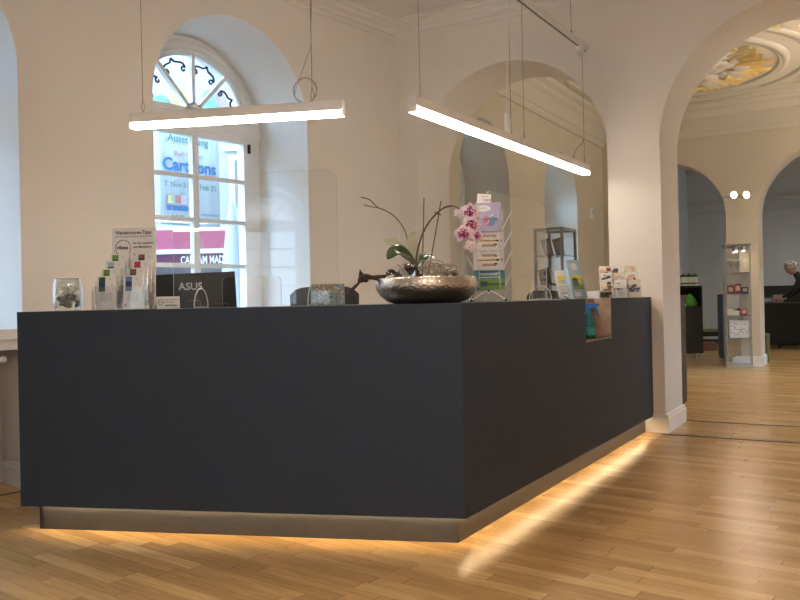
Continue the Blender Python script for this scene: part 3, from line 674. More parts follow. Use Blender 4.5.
# re-seat leaflets in world space (things, not parts of the stand)
for o in [o for o in col.objects if o.name.startswith('leaflet') and o.type == 'MESH' and o.parent is None]:
    o.location = FS.location; o.rotation_euler = FS.rotation_euler
sg = MB(); M = Matrix.Translation((-.105, .075, .225)) @ Matrix.Rotation(RAD(-3), 4, 'X')
sg.box(0, .245, 0, .003, 0, .21, 0, M); sg.box(-.04, .24, .003, .006, -.205, 0, 0, M)
TM = lambda x, z: M @ Matrix.Translation((x, -.0004, z)) @ Matrix.Rotation(RAD(90), 4, 'X')
sg.text('Wandertouren-Tipps', .0275, TM(.018, .176), 1, .0003, bold=.0006, sx=.84); sg.text('der Ferienregion Mittleres Stadt & Land', .0125, TM(.018, .160), 1, .0003)
sg.text('Für Sie kostenlos', .0175, TM(.115, .122), 1, .0003, bold=.0003, sx=.92); sg.text('zum Mitnehmen', .0175, TM(.115, .102), 1, .0003, bold=.0003, sx=.92)
sg.text('Greifen Sie zu!', .0175, TM(.115, .062), 2, .0003, bold=.0003, sx=.95); sg.text('vibesa', .026, TM(.026, .098), 1, .0003, bold=.0008)
for i, mm in enumerate((3, 4, 1, 5)): ring_sector(sg, .062, .103, .041, .0445, -.0012, -.0002, RAD(90 * i), RAD(90 * i + 90), 10, mm, M)
sg = sg.build('headline_card', [WHITE, TEXT, mat('ink_rust', (.45, .08, .06), .6), PC['teal'], PC['dkblue'], PC['red']], FS)

b = MB(); M = Matrix.Translation((0, 0, 0))
for i in range(3): b.box(-.006 - .002 * i, .012, -.035 + .02 * i, -.018 + .02 * i, 0.0, .135 - .01 * i, i % 2, Matrix.Rotation(RAD(4 - 3 * i), 4, 'Y'))
j = W(152, 300, 4.22); o = b.build('brochure_bundle', [mat('pale_brown_paper', (.38, .32, .27), .6, var=.3, scale=30), PC['grey']], None, loc=(j.x, 4.22, ZT + .001)); tag(o, 'narrow bundle of brown brochures standing against the leaflet stand', 'brochures')
# small card sign
j = W(168, 300, 4.05); FS2 = thing('card_sign', 'small white card with a round logo in front of the monitor', 'sign', (j.x, 4.05, ZT), RAD(-8))
b = MB(); b.box(-.062, .062, 0, .002, 0, .063, 0); b.box(-.062, .062, 0, .03, 0, .002, 0)
ring_sector(b, -.038, .034, .013, .0155, -.001, 0, 0, 2 * PI, 24, 1)
tm = lambda x, z: Matrix.Translation((x, -.0004, z)) @ Matrix.Rotation(RAD(90), 4, 'X')
b.text('vibe', .012, tm(-.049, .030), 1, .0003); b.text('Bitte Abstand halten', .0085, tm(-.015, .044), 1, .0003); b.text('Danke für Ihr', .0085, tm(-.015, .032), 1, .0003); b.text('VERSTÄNDNIS', .010, tm(-.015, .014), 1, .0003, bold=.0003)
b.build('card', [WHITE, TEXT], FS2)

# ------------------------------------------------------------------ monitor and things on the inner desk
j = W(196, 290, 4.86); mo = thing('monitor', 'black monitor seen from behind on the inner desk in front of the window', 'monitor', (j.x, 4.86, .745), RAD(5))
M = Matrix.Translation((0, 0, .30)) @ Matrix.Rotation(RAD(4), 4, 'X')
MB().box(-.243, .243, 0, .03, 0, .285, 0, M @ Matrix.Rotation(RAD(-1.5), 4, 'Y')).build('housing', BLACK, mo, bevel=.006)
MB().box(-.11, .04, -.014, .0, 0, .265, 0, M).build('glossy_back_strip', GLOSSB, mo, bevel=.003)
MB().text('ASUS', .062, M @ Matrix.Translation((-.098, -.0145, .185)) @ Matrix.Rotation(RAD(90), 4, 'X'), 0, .0005, bold=.001, sx=1.0).build('brand_lettering', mat('silver_print', (.55, .55, .55), .4), mo)
MB().box(-.05, .03, -.05, -.01, -.28, .12, 0, M).box(-.11, .09, -.11, .05, -.305, -.292, 0, Matrix.Translation((0, 0, .30))).build('stand', BLACK, mo, bevel=.006)
MB().box(.10, .19, -.03, 0, .0, .10, 0, M).build('connector_cover', BLACK, mo, bevel=.004)
sc_ = MB().box(-.235, .235, .0302, .032, .01, .275, 0, M @ Matrix.Rotation(RAD(-1.5), 4, 'Y')); sc_.build('screen_panel', GLOSSB, mo)

def office_chair(label, loc, rz, top=1.22, w=.39):
    r = thing('office_chair', label, 'chair', loc, rz, None)
    b = MB(); vs = []; nx, nz = 12, 10
    for f_ in (0, 1):
        for k_ in range(nz + 1):
            for i in range(nx + 1):
                u = i / nx * 2 - 1; v = k_ / nz; ww = w / 2 * (1 - .10 * (1 - v)) * (1 - .10 * max(0, v - .8) * 5 * 0)
                x = u * ww; z = .55 + v * (top - .55)
                if v > .85: z -= (abs(u) ** 6) * .05
                vs.append((x, .22 + .05 * (1 - u * u) + (.0 if f_ else .035), z))
    N = (nx + 1) * (nz + 1); fs = []
    for k_ in range(nz):
        for i in range(nx):
            a_ = k_ * (nx + 1) + i; fs.append((a_, a_ + 1, a_ + nx + 2, a_ + nx + 1)); fs.append((N + a_, N + a_ + nx + 1, N + a_ + nx + 2, N + a_ + 1))
    ed = [i for i in range(nx + 1)] + [k_ * (nx + 1) + nx for k_ in range(1, nz + 1)] + [nz * (nx + 1) + i for i in range(nx - 1, -1, -1)] + [k_ * (nx + 1) for k_ in range(nz - 1, 0, -1)]
    for i in range(len(ed)): a_, c_ = ed[i], ed[(i + 1) % len(ed)]; fs.append((a_, N + a_, N + c_, c_))
    b.add(vs, fs, 0, True); b.build('backrest', BLACKF, r)
    MB().box(-.23, .23, -.24, .22, .44, .51).build('seat', BLACKF, r, bevel=.03, seg=3)
    MB().tube([(0, 0, .08), (0, 0, .44)], .028, 12).build('gas_column', STEEL, r)
    MB().tube([(0, .1, .42), (0, .30, .46), (0, .285, .8)], .018, 8).build('back_support', BLACK, r)
    for sx in (-1, 1): MB().tube(smooth([(sx * .2, .05, .45), (sx * .28, .05, .5), (sx * .28, .03, .68), (sx * .28, -.12, .70)], 4), .014, 8).build('armrest', BLACK, r)
    bs = MB()
    for i in range(5):
        a = 2 * PI * i / 5; bs.tube([(0, 0, .10), (.29 * math.cos(a), .29 * math.sin(a), .065)], [.028, .016], 8)
        MB().lathe([(0, -.012), (.028, -.012), (.028, .012), (0, .012)], 14, 0, (0, 0, 0), Matrix.Translation((.29 * math.cos(a), .29 * math.sin(a), .03)) @ Matrix.Rotation(RAD(90), 4, 'X')).build('castor', BLACK, r)
    bs.build('star_base', BLACK, r)
    return r
j = W(325, 300, 5.35); office_chair('black office chair with its back above the counter behind the city map', (j.x, 5.35, 0), RAD(185), 1.235, .44)
j = W(553, 300, 8.0); office_chair('black rounded office chair standing in the left archway', (j.x, 8.0, 0), RAD(150), 1.20, .36)
# black terminal screen on the inner desk seen edge-on
j = W(547, 300, 5.98); te = thing('payment_terminal_screen', 'small black tilted screen on a stand behind the right acrylic screen', 'screen', (j.x, 5.98, .0), RAD(35))
M = Matrix.Translation((0, 0, 1.225)) @ Matrix.Rotation(RAD(-14), 4, 'Y')
MB().box(-.05, .05, -.01, .012, 0, .13, 0, M).build('housing', BLACK, te, bevel=.004); MB().box(-.035, .03, -.012, -.01, .03, .10, 0, M).build('display', mat('display_grey', (.07, .07, .06), .2), te)
MB().tube([(0, 0, ZT + .02), (0, 0, 1.24)], .016, 10).tube([(.03, 0, 1.24), (.16, .0, 1.22)], .010, 8).lathe([(0, ZT + .001), (.07, ZT + .001), (.07, ZT + .012), (.02, ZT + .02), (0, ZT + .02)], 24).build('stand', BLACK, te)

# ------------------------------------------------------------------ city map card
j = W(328, 300, 4.02); mc = thing('map_card_holder', 'clear holder of colourful city map cards on the counter left of the bowl', 'card holder', (j.x, 4.02, ZT), RAD(-4))
def map_mat():
    m = bpy.data.materials.new('city_map_print'); m.use_nodes = True; n = m.node_tree.nodes; l = m.node_tree.links; b_ = n['Principled BSDF']
    tc = n.new('ShaderNodeTexCoord'); v = n.new('ShaderNodeTexVoronoi'); v.inputs['Scale'].default_value = 95; l.new(tc.outputs['Object'], v.inputs['Vector'])
    hs = n.new('ShaderNodeValToRGB'); hs.color_ramp.interpolation = 'CONSTANT'; sp = n.new('ShaderNodeSeparateColor'); l.new(v.outputs['Color'], sp.inputs[0]); l.new(sp.outputs[0], hs.inputs['Fac'])
    cols = [(.08, .16, .07), (.26, .27, .18), (.36, .33, .25), (.12, .22, .26), (.36, .13, .10), (.18, .26, .12), (.42, .40, .30)]
    e = hs.color_ramp.elements; e[0].color = (*cols[0], 1); e[1].position = .15; e[1].color = (*cols[1], 1)
    for i, c_ in enumerate(cols[2:]): x = e.new(.3 + .14 * i); x.color = (*c_, 1)
    l.new(hs.outputs[0], b_.inputs['Base Color']); b_.inputs['Roughness'].default_value = .4; return m
MB().box(-.082, .082, 0, .02, .004, .108).build('map_cards', map_mat(), mc); MB().box(-.086, .086, -.004, -.002, 0, .075).box(-.087, -.084, -.004, .03, 0, .105).box(-.086, .086, -.004, .05, 0, .003).build('holder', ACRYL, mc)

# ------------------------------------------------------------------ bowl with orchid arrangement
BY = 4.17; j = W(427, 300, BY); BX = j.x
bw = thing('silver_bowl', 'wide hammered silver bowl on the counter corner', 'bowl', (BX, BY, ZT))
bw.scale = (1.03, 1.03, 1)
pf = [(0, .0), (.16, .0), (.20, .012), (.235, .04), (.255, .075), (.258, .10), (.250, .125), (.243, .134), (.236, .134), (.238, .124), (.246, .10), (.243, .078), (.222, .045), (.19, .02), (.15, .012), (0, .012)]
vs = MB().lathe(pf, 96)
o = vs.build('bowl_body', SILVER, bw); nt = SILVER.node_tree
vo = nt.nodes.new('ShaderNodeTexVoronoi'); vo.inputs['Scale'].default_value = 70; tcn = nt.nodes.new('ShaderNodeTexCoord'); nt.links.new(tcn.outputs['Object'], vo.inputs['Vector'])
bpn = nt.nodes.new('ShaderNodeBump'); bpn.inputs['Strength'].default_value = .35; bpn.inputs['Distance'].default_value = .006; nt.links.new(vo.outputs['Distance'], bpn.inputs['Height']); nt.links.new(bpn.outputs['Normal'], nt.nodes['Principled BSDF'].inputs['Normal'])
o = MB().lathe([(0, .085), (.12, .09), (.239, .085), (.239, .07), (0, .07)], 40).build('soil_fill', mat('bark_fill', (.07, .045, .03), .95, var=.5, scale=60, bump=1), bw); o['kind'] = 'stuff'

def BW(x, y, dy=0): return W(x, y, BY + dy) - Vector((BX, BY, 0))
orc = thing('orchid', 'potted orchid with speckled pink flowers and bare stems rising from the silver bowl', 'plant', (BX, BY, 0))
STEM = mat('orchid_stem', (.09, .055, .03), .6, var=.3); LEAFD = mat('orchid_leaf', (.035, .085, .03), .22, var=.25, scale=8, coat=.5); LEAFP = mat('orchid_leaf_pale', (.50, .52, .36), .3, var=.15, scale=12)
MB().tube(smooth([BW(418, 291, -.02), BW(416, 262, -.02), BW(421, 238, -.03), BW(430, 221, -.05), BW(442, 209, -.08), (BW(452, 206, -.1)), BW(459, 209, -.12), BW(464, 216, -.13), BW(468, 232, -.13)], 6), [.0045] * 30 + [.003] * 19, 8).build('flower_stem', STEM, orc)
MB().tube(smooth([BW(414, 290, .03), BW(409, 250, .05), BW(406, 234, .05), BW(401, 224, .05), BW(393, 215, .04), BW(384, 210, .03), BW(377, 207, .03), BW(370, 200, .03), BW(361, 197, .03)], 5), .003, 7).tube(smooth([BW(379, 208, .03), BW(372, 207, .02), BW(364, 205, .02)], 4), .0022, 6).build('bare_stem', mat('bare_stem_green', (.16, .13, .06), .6, var=.3), orc)
for (x0, y0, x1, y1) in ((422, 288, 424, 198), (426, 288, 441, 201)): MB().tube([BW(x0, y0, .02), BW(x1, y1, .02)], .0035, 6).build('support_stick', mat('red_stick', (.16, .05, .035), .6), orc)
MB().tube([BW(434, 212, .02), BW(441, 215, .02)], .003, 6).ball(BW(424, 231, -.03), .006).build('stem_clip', BLACK, orc)
def leaf(path, width, m, up=(0, 0, 1), cupf=.25):
    path = smooth(path, 5); n = len(path); b = MB(); vs = []
    for i, p in enumerate(path):
        t = (path[min(i + 1, n - 1)] - path[max(i - 1, 0)]).normalized(); side = t.cross(Vector(up)).normalized(); nn = side.cross(t)
        u = i / (n - 1); w = width * math.sin(PI * min(1, (u * .93 + .07))) ** .6 * (1 if u < .98 else .25)
        for k_ in range(-3, 4): f_ = k_ / 3; vs.append(p + side * w * f_ + nn * (abs(f_) ** 1.5) * w * cupf)
    b.add(vs, [(i * 7 + k_, i * 7 + k_ + 1, (i + 1) * 7 + k_ + 1, (i + 1) * 7 + k_) for i in range(n - 1) for k_ in range(6)], 0, True)
    o = b.build('leaf', m, orc); s_ = o.modifiers.new('s', 'SOLIDIFY'); s_.thickness = .003; return o
leaf([BW(416, 266, 0), BW(407, 256, -.06), BW(396, 251, -.1), BW(387, 259, -.12)], .042, LEAFD, (0, -.75, .65))
leaf([BW(414, 262, .03), BW(404, 251, .0), BW(394, 243, -.03), BW(383, 241, -.04)], .026, LEAFP, (0, -.85, .5))
leaf([BW(416, 262, .02), BW(414, 250, .02), BW(412, 240, .02), BW(415, 231, .04)], .028, LEAFP, (0.1, -1, .1))
leaf([BW(416, 268, .06), BW(426, 256, .1), BW(436, 258, .13)], .03, LEAFD, (0, -.5, .8))
PET = mat('petal_pink', (.84, .68, .77), .5, var=.12, scale=60); MAG = mat('petal_magenta', (.38, .03, .16), .5, var=.3, scale=90); BUDM = mat('petal_pale', (.80, .68, .70), .5, var=.08, scale=40)
def flower(c, r, face, twist=0, pale=False):
    z = Vector(face).normalized(); x = z.cross(Vector((0, 0, 1))).normalized(); y = z.cross(x) * -1
    M = Matrix.Translation(c) @ Matrix((x, y, z)).transposed().to_4x4() @ Matrix.Rotation(twist, 4, 'Z')
    b = MB(); sp_ = MB()
    for k_, (ang, ln, wd_) in enumerate(((90, 1.0, .40), (215, 1.0, .40), (325, 1.0, .40), (20, 1.05, .62), (160, 1.05, .62))):
        R_ = M @ Matrix.Rotation(RAD(ang), 4, 'Z') @ Matrix.Translation((0, 0, .001 * k_)); vs = []; n = 8
        for i in range(n + 1):
            u = i / n; w = r * wd_ * (math.sin(PI * min(1, u * .85 + .12)) ** .7) * (1 if i < n else .35)
            for f_ in (-1, -.5, 0, .5, 1): vs.append((u * ln * r, w * f_, r * (.18 * math.sin(u * 2.4) - .07 * f_ * f_)))
        b.add(vs, [(i * 5 + j_, (i + 1) * 5 + j_, (i + 1) * 5 + j_ + 1, i * 5 + j_ + 1) for i in range(n) for j_ in range(4)], 0, True, R_)
        if not pale:
            for q_ in range(11):
                u = rnd.uniform(.12, .6); f_ = rnd.uniform(-.6, .6); w = r * wd_ * f_ * (1 - u * .4)
                sp_.ball((u * r, w, r * (.18 * math.sin(u * 2.4)) + .002), r * rnd.uniform(.06, .12), 0, 6, R_, (1, 1, .25))
    fl = b.build('flower', BUDM if pale else PET, orc); s_ = fl.modifiers.new('s', 'SOLIDIFY'); s_.thickness = .001
    if not pale: sp_.build('petal_speckles', MAG, fl)
    c_ = MB(); c_.ball((0, 0, r * .25), r * .2, 0, 10, M, (1, 1, 1.2)); c_.ball((0, -r * .22, r * .22), r * .2, 0, 10, M, (.8, 1.4, .7)); c_.build('flower_lip', MAG if not pale else PET, fl)
for x, y, r_, fx, tw, pale in ((470, 212, .047, -.2, 0, False), (471, 225, .047, .2, .3, False), (464, 234, .047, -.5, -.2, False), (459, 214, .028, -1.2, .5, True), (476, 236, .036, 1.0, .2, False), (470, 247, .034, .3, .6, True), (474, 220, .036, 1.3, -.5, False)):
    flower(BW(x, y, -.14 + .02 * abs(fx)), r_, (fx * .6, -1, -.1), tw, pale)
# driftwood
dr = thing('driftwood', 'dark knotted driftwood branch reaching out over the left rim of the bowl', 'branch', (BX, BY, 0))
DW = mat('driftwood_bark', (.045, .025, .018), .9, var=.5, scale=30, bump=.8)
pts = smooth([BW(350, 297, -.02), BW(352, 290, -.02), BW(358, 284, -.02), BW(363, 277, -.02), BW(372, 277.5, 0), BW(382, 278, .0), BW(393, 277, .02), BW(404, 272, .02), BW(414, 268, .0), BW(421, 277, .0), BW(433, 284, 0)], 5)
MB().tube(pts, [(.0075 + .004 * noise.noise(p * 40)) if i < 12 else (.015 + .007 * noise.noise(p * 30)) if i < 40 else .010 for i, p in enumerate(pts)], 10).build('branch', DW, dr)
k_ = MB(); k_.ball(BW(362.5, 278, -.02), .022, 0, 10, None, (1, 1, 1.15)); k_.ball(BW(361, 274, -.02), .012); k_.ball(BW(366, 280, -.02), .014); k_.tube([BW(362, 276, -.02), BW(360, 270, -.03)], [.01, .004], 6); k_.build('knot', DW, dr)
MB().tube(smooth([BW(398, 265, .02), BW(407, 270, -.01), BW(415, 281, -.03), BW(428, 289, -.05)], 4), .007, 8).build('bleached_twig', mat('bleached_wood', (.55, .46, .36), .8, var=.2), dr)
# moss / curly twigs
mo_ = MB()
for i in range(48):
    c = BW(436 + rnd.uniform(-14, 13), 273 + rnd.uniform(-7, 9), rnd.uniform(-.07, .07)); a0 = rnd.uniform(0, 6.3); r_ = rnd.uniform(.02, .055); tl = rnd.uniform(-1, 1); pp = []
    for k_ in range(10): a = a0 + k_ * .5; pp.append(c + Vector((r_ * math.cos(a), r_ * math.sin(a) * tl, r_ * .6 * math.sin(a))))
    mo_.tube(pp, .0022, 5)
o = mo_.build('curly_moss', mat('pale_moss', (.42, .35, .24), .9, var=.3), None, loc=(BX, BY, 0)); tag(o, 'tangle of pale curly twigs heaped in the bowl under the orchid', 'moss', None, 'stuff')
# glass balls in the bowl
gb = [(407, 272, .044, 'clear glass ball nearer the driftwood knot in the left of the bowl', -.10), (391, 275, .031, 'small clear glass ball at the bowl\'s left rim', -.06), (451, 277, .045, 'clear glass ball at the right of the bowl behind the rim', -.02), (398, 279, .03, 'clear glass ball low behind the rim between its neighbours', -.13)]
for x, y, r_, lb, dy in gb:
    p = BW(x, y, dy) + Vector((BX, BY, 0)); o = MB().ball((0, 0, 0), r_, 0, 24).build('glass_ball', CLEAR, None, loc=p); tag(o, lb, 'glass ball', 'glass balls in the bowl')
# small glass with red candle, standing behind the bowl's right end
j = W(469, 300, 4.62); cg = thing('candle_glass', 'tall clear glass with a small red decoration between bowl and postcard rack', 'glass', (j.x, 4.62, ZT))
MB().lathe([(0, .002), (.03, .002), (.034, .01), (.036, .16), (.034, .16), (.032, .012), (0, .01)], 28).build('glass_body', JARG, cg); MB().ball((.012, -.005, .10), .016, 0, 12, None, (1, 1, 1.3)).build('red_decoration', mat('red_wax', (.45, .04, .03), .4), cg)
MB().tube([(.012, -.005, .01), (.012, -.005, .09)], .003, 6).tube([(-.01, 0, .01), (-.014, 0, .13)], .002, 5).build('white_stick', WHITEP, cg)

# ------------------------------------------------------------------ postcard rack
RY = 4.70; j = W(489, 300, RY); rk = thing('postcard_rack', 'white wire revolving postcard rack on the counter right of the bowl', 'rack', (j.x, RY, ZT), RAD(-3))
wr = MB(); wr.tube([(0, 0, .045), (0, 0, .56)], .006, 8)
for i in range(4):
    a = RAD(40 + 90 * i); wr.tube(smooth([(0, 0, .065), (.06 * math.cos(a), .06 * math.sin(a), .045), (.14 * math.cos(a), .14 * math.sin(a), .008)], 4), .0035, 6)
wr.build('pole_and_feet', WIRE, rk)
cp = MB()
for i in range(4): a = RAD(40 + 90 * i); cp.ball((.14 * math.cos(a), .14 * math.sin(a), .0075), .0075, 0, 8)
cp.ball((0, 0, .067), .012, 0, 8); cp.build('rubber_caps', BLACK, rk)
for sd in range(4):
    Q = Matrix.Rotation(RAD(90 * sd), 4, 'Z'); ox = .045 if sd == 0 else .085; oz = .065 if sd == 0 else .10
    for tier in range(4):
        z0 = .075 + tier * .115; b = MB(); y0 = -.055; t_ = .0022
        # pocket leaning outward
        b.tube([(-.085, y0, z0 + .11), (-.085, y0 - .012, z0), (.085, y0 - .012, z0), (.085, y0, z0 + .11)], t_, 5, 0, Q)
        b.tube([(-.06, y0 - ox, z0 + oz), (-.06, y0 - .03, z0), (-.06, y0 - .01, z0)], t_, 5, 0, Q); b.tube([(.06, y0 - ox, z0 + oz), (.06, y0 - .03, z0), (.06, y0 - .01, z0)], t_, 5, 0, Q)
        b.tube([(-.06, y0 - ox, z0 + oz), (.06, y0 - ox, z0 + oz)], t_, 5, 0, Q); b.tube([(-.085, y0, z0 + .06), (0, -.004, z0 + .06), (.085, y0, z0 + .06)], t_, 5, 0, Q)
        if sd: b.tube([(-.04, y0 - .042, z0 + .02), (.04, y0 - .042, z0 + .02)], t_, 5, 0, Q)
        b.build('wire_pocket', WIRE, rk)
def postcards(z0, h, draw, label, w=.165, y=-.088, sd=0, tilt=-6):
    b = MB(); M = Matrix.Rotation(RAD(90 * sd), 4, 'Z') @ Matrix.Translation((0, y, z0)) @ Matrix.Rotation(RAD(tilt), 4, 'X')
    mats = draw(b, M, w, h); o = b.build('postcard_stack', mats, None, loc=rk.location); o.rotation_euler = rk.rotation_euler; tag(o, label, 'postcards', 'postcard stacks in the wire rack'); return o
def panorama(b, M, w, h):
    b.box(-w / 2, w / 2, 0, .01, 0, h, 0, M); e = [(.062 * math.cos(2 * PI * i / 28), .042 * math.sin(2 * PI * i / 28)) for i in range(28)]
    b.prism([(x * 1.02, y) for x, y in e], 0, .0006, 1, M @ Matrix.Translation((0, -.0001, h * .52)) @ Matrix.Rotation(RAD(90), 4, 'X'))
    for i in range(13): x = -.07 + i * .0115; hh = rnd.uniform(.006, .012); b.box(x, x + .009, -.0014, -.0006, h * .52 - .004, h * .52 - .004 + hh, 2 + i % 2, M)
    for z_, m_ in ((.028, 4), (-.028, 4)): b.box(-.04, .04, -.0012, -.0006, h * .52 + z_ - .008, h * .52 + z_ + .008, m_, M)
    for x, z_ in ((.038, .022), (.038, -.022), (.048, .0)): b.box(x - .01, x + .01, -.0016, -.0012, h * .52 + z_ - .005, h * .52 + z_ + .005, 5, M)
    return [mat('card_lilac_white', (.62, .58, .60), .5), PC['cream'], PC['brown'], PC['maroon'], mat('card_taupe', (.30, .25, .22), .5), PC['black']]
def cartoon(b, M, w, h):
    b.box(-w / 2, w / 2, 0, .01, 0, h, 0, M)
    b.prism([(.042 * math.cos(PI * i / 12), .019 * math.sin(PI * i / 12)) for i in range(24)], 0, .0006, 1, M @ Matrix.Translation((-.025, 0, h * .80)) @ Matrix.Rotation(RAD(90), 4, 'X'))
    b.text('...viel Glück', .010, M @ Matrix.Translation((-.052, -.0008, h * .80)) @ Matrix.Rotation(RAD(90), 4, 'X'), 5, .0002)
    for x, z_, rx, rz_, m_ in ((-.012, .07, .016, .022, 2), (.0, .052, .012, .016, 1), (.03, .072, .024, .018, 3), (.024, .088, .010, .010, 1), (.005, .04, .014, .010, 2), (.022, .05, .016, .018, 3)):
        b.prism([(rx * math.cos(PI * i / 8), rz_ * math.sin(PI * i / 8)) for i in range(16)], 0, .0008 + .0002 * m_, m_, M @ Matrix.Translation((x, 0, z_)) @ Matrix.Rotation(RAD(90), 4, 'X'))
    b.box(-w / 2, w / 2, -.0006, 0, 0, .008, 4, M)
    return [PC['lilac'], WHITE, mat('ink_rose', (.45, .12, .22), .5), PC['blue'], PC['lilac'], TEXT]
def meadow(b, M, w, h):
    b.box(-w / 2, w / 2, 0, .01, 0, h, 0, M); b.box(-w / 2 + .03, w / 2, -.0006, 0, 0, h * .58, 1, M); b.box(-w / 2 + .03, w / 2, -.001, -.0006, h * .22, h * .34, 2, M)
    for x in (-.038, -.022): b.ball((x, -.001, h * .36), .011, 3, 8, M, (1.2, .1, 1)); b.box(-.05, -.012, -.0014, -.001, h * .18, h * .27, 3, M)
    b.text('STADTGRÜSSE', .016, M @ Matrix.Translation((-.055, -.0006, h * .76)) @ Matrix.Rotation(RAD(90), 4, 'X'), 4, .0002, bold=.0006); b.text('Hofgut', .011, M @ Matrix.Translation((.035, -.0006, h * .84)) @ Matrix.Rotation(RAD(90), 4, 'X'), 4, .0002)
    return [PC['teal'], PC['green'], PC['dkgreen'], PC['dkblue'], WHITE]
postcards(.405, .168, cartoon, 'lilac cartoon postcards in the top pocket of the wire rack', .150)
postcards(.295, .108, panorama, 'pale panorama postcards just below the lilac cartoon postcards in the wire rack', .175)
postcards(.183, .108, panorama, 'pale panorama postcards just above the blue-green meadow postcards in the wire rack', .175)
postcards(.068, .112, meadow, 'blue-green meadow postcards in the lowest pocket of the wire rack', .178)
for sd, z0, nm in ((3, .19, 'second lowest'),): pass
b = MB(); b.box(-.04, .04, 0, .002, 0, .055, 0, Matrix.Rotation(RAD(5), 4, 'Y')); b.text('1,00 €', .018, Matrix.Rotation(RAD(5), 4, 'Y') @ Matrix.Translation((-.008, -.0004, .015)) @ Matrix.Rotation(RAD(90), 4, 'X'), 1, .0003); b.text('Postkarten', .010, Matrix.Rotation(RAD(5), 4, 'Y') @ Matrix.Translation((-.02, -.0004, .038)) @ Matrix.Rotation(RAD(90), 4, 'X'), 1, .0003)
o = b.build('price_tag', [WHITE, TEXT], rk, loc=(-.022, -.055, .57))

# ------------------------------------------------------------------ spray bottle
j = FCR @ Vector((2.02, .058, 0)); sp = thing('spray_bottle', 'teal spray bottle with blue trigger head in the counter recess', 'bottle', (j.x, j.y, NZ), RZR + RAD(20))
TEAL = mat('teal_plastic', (.02, .22, .22), .15, trans=.35)
MB().lathe([(0, 0), (.036, 0), (.041, .008), (.041, .085), (.030, .125), (.017, .16), (.014, .175), (0, .175)], 28).build('bottle_body', TEAL, sp)
MB().lathe([(.0415, .02), (.0418, .02), (.0418, .075), (.0415, .075)], 28).build('label_band', mat('teal_label', (.03, .30, .30), .4), sp)
BL = mat('blue_trigger', (.01, .14, .42), .3)
h_ = MB(); h_.lathe([(.018, .17), (.018, .195), (.012, .205)], 20); h_.box(-.035, .045, -.012, .012, .205, .235)
h_.tube(smooth([(.035, 0, .21), (.05, 0, .195), (.055, 0, .165), (.068, 0, .15)], 4), [.010] * 10 + [.006] * 3, 8); h_.tube([(.04, 0, .222), (.07, 0, .224)], .010, 10); h_.build('trigger_head', BL, sp, bevel=.003)

# ------------------------------------------------------------------ leaflet displays at the right
def display(name, label, cat, x, Y, rz, draw, w, h, tilt, mats, group=None, y=300):
    j_ = W(x, y, Y); r = thing(name, label, cat, (j_.x, Y, ZT), rz, group)
    M = Matrix.Translation((0, 0, .01)) @ Matrix.Rotation(RAD(tilt), 4, 'X')
    b = MB(); b.box(-w / 2, w / 2, 0, .012, 0, h, 0, M); draw(b, M, w, h); b.build('brochures', mats, r)
    MB().box(-w / 2 - .004, w / 2 + .004, -.005, -.003, 0, h * .45, 0, M).box(-w / 2 - .004, -w / 2 - .002, -.005, .03, 0, h, 0, M).box(-w / 2, w / 2, .014, .016, 0, h, 0, M).box(-w / 2, w / 2, -.02, .10, 0, .003).build('acrylic_holder', ACRYL, r)
    return r
def d1(b, M, w, h): b.box(-w * .35, w * .35, -.001, 0, h * .5, h * .8, 1, M); b.box(-w * .1, w * .3, -.0016, -.001, h * .52, h * .66, 2, M); b.box(-w * .3, w * .3, -.001, 0, h * .15, h * .2, 3, M); b.box(-w * .3, w * .1, -.001, 0, h * .28, h * .3, 3, M)
display('leaflet_display', 'narrow white leaflet display with a yellow picture beside the taller blue one', 'leaflet display', 566, 5.62, RAD(38), d1, .11, .205, -16, [WHITE, PC['yellow'], PC['sky'], PC['grey']])
def d2(b, M, w, h):
    b.prism([(.032 * math.cos(PI * i / 10), .026 * math.sin(PI * i / 10)) for i in range(20)], 0, .001, 1, M @ Matrix.Translation((0, 0, h * .82)) @ Matrix.Rotation(RAD(90), 4, 'X'))
    b.box(-w * .42, w * .42, -.001, 0, h * .22, h * .58, 2, M); b.box(-w * .42, w * .42, -.0016, -.001, h * .50, h * .6, 3, M); b.box(-w * .3, w * .0, -.0022, -.0016, h * .3, h * .52, 4, M); b.box(w * .1, w * .35, -.0022, -.0016, h * .35, h * .48, 3, M); b.box(-w * .4, w * .1, -.001, 0, h * .04, h * .14, 5, M)
display('leaflet_display', 'tall blue leaflet display with a white oval and a yellow flower picture', 'leaflet display', 581, 5.78, RAD(38), d2, .14, .285, -15, [PC['sky'], WHITE, PC['green'], PC['yellow'], PC['dkgreen'], WHITE])
# small chrome clip thing at foot
j = W(567, 300, 5.52); b = MB()
b.tube([(.02 * math.cos(a / 3), .02 * math.sin(a / 3), .008 + .001 * a) for a in range(20)], .003, 5); b.ball((0, 0, .012), .011, 0, 8); o = b.build('call_bell', STEEL, None, loc=(j.x, 5.52, ZT + .001)); tag(o, 'small chrome bell at the foot of the narrow leaflet display', 'bell')
# white letter tray
j = W(592, 300, 6.02); trr = thing('letter_tray', 'low white letter tray between the leaflet displays and the brochure rack', 'tray', (j.x, 6.02, ZT), rotz(FCR))
MB().box(-.16, .16, -.11, .11, 0, .006).box(-.16, .16, .105, .11, 0, .05).box(-.16, -.155, -.11, .11, 0, .05).box(.155, .16, -.11, .11, 0, .05).box(-.16, .16, -.11, .11, .048, .056).build('tray_body', WHITEP, trr)
MB().box(-.14, .14, -.10, .1, .007, .02).build('paper_stack', PC['brown'], trr)
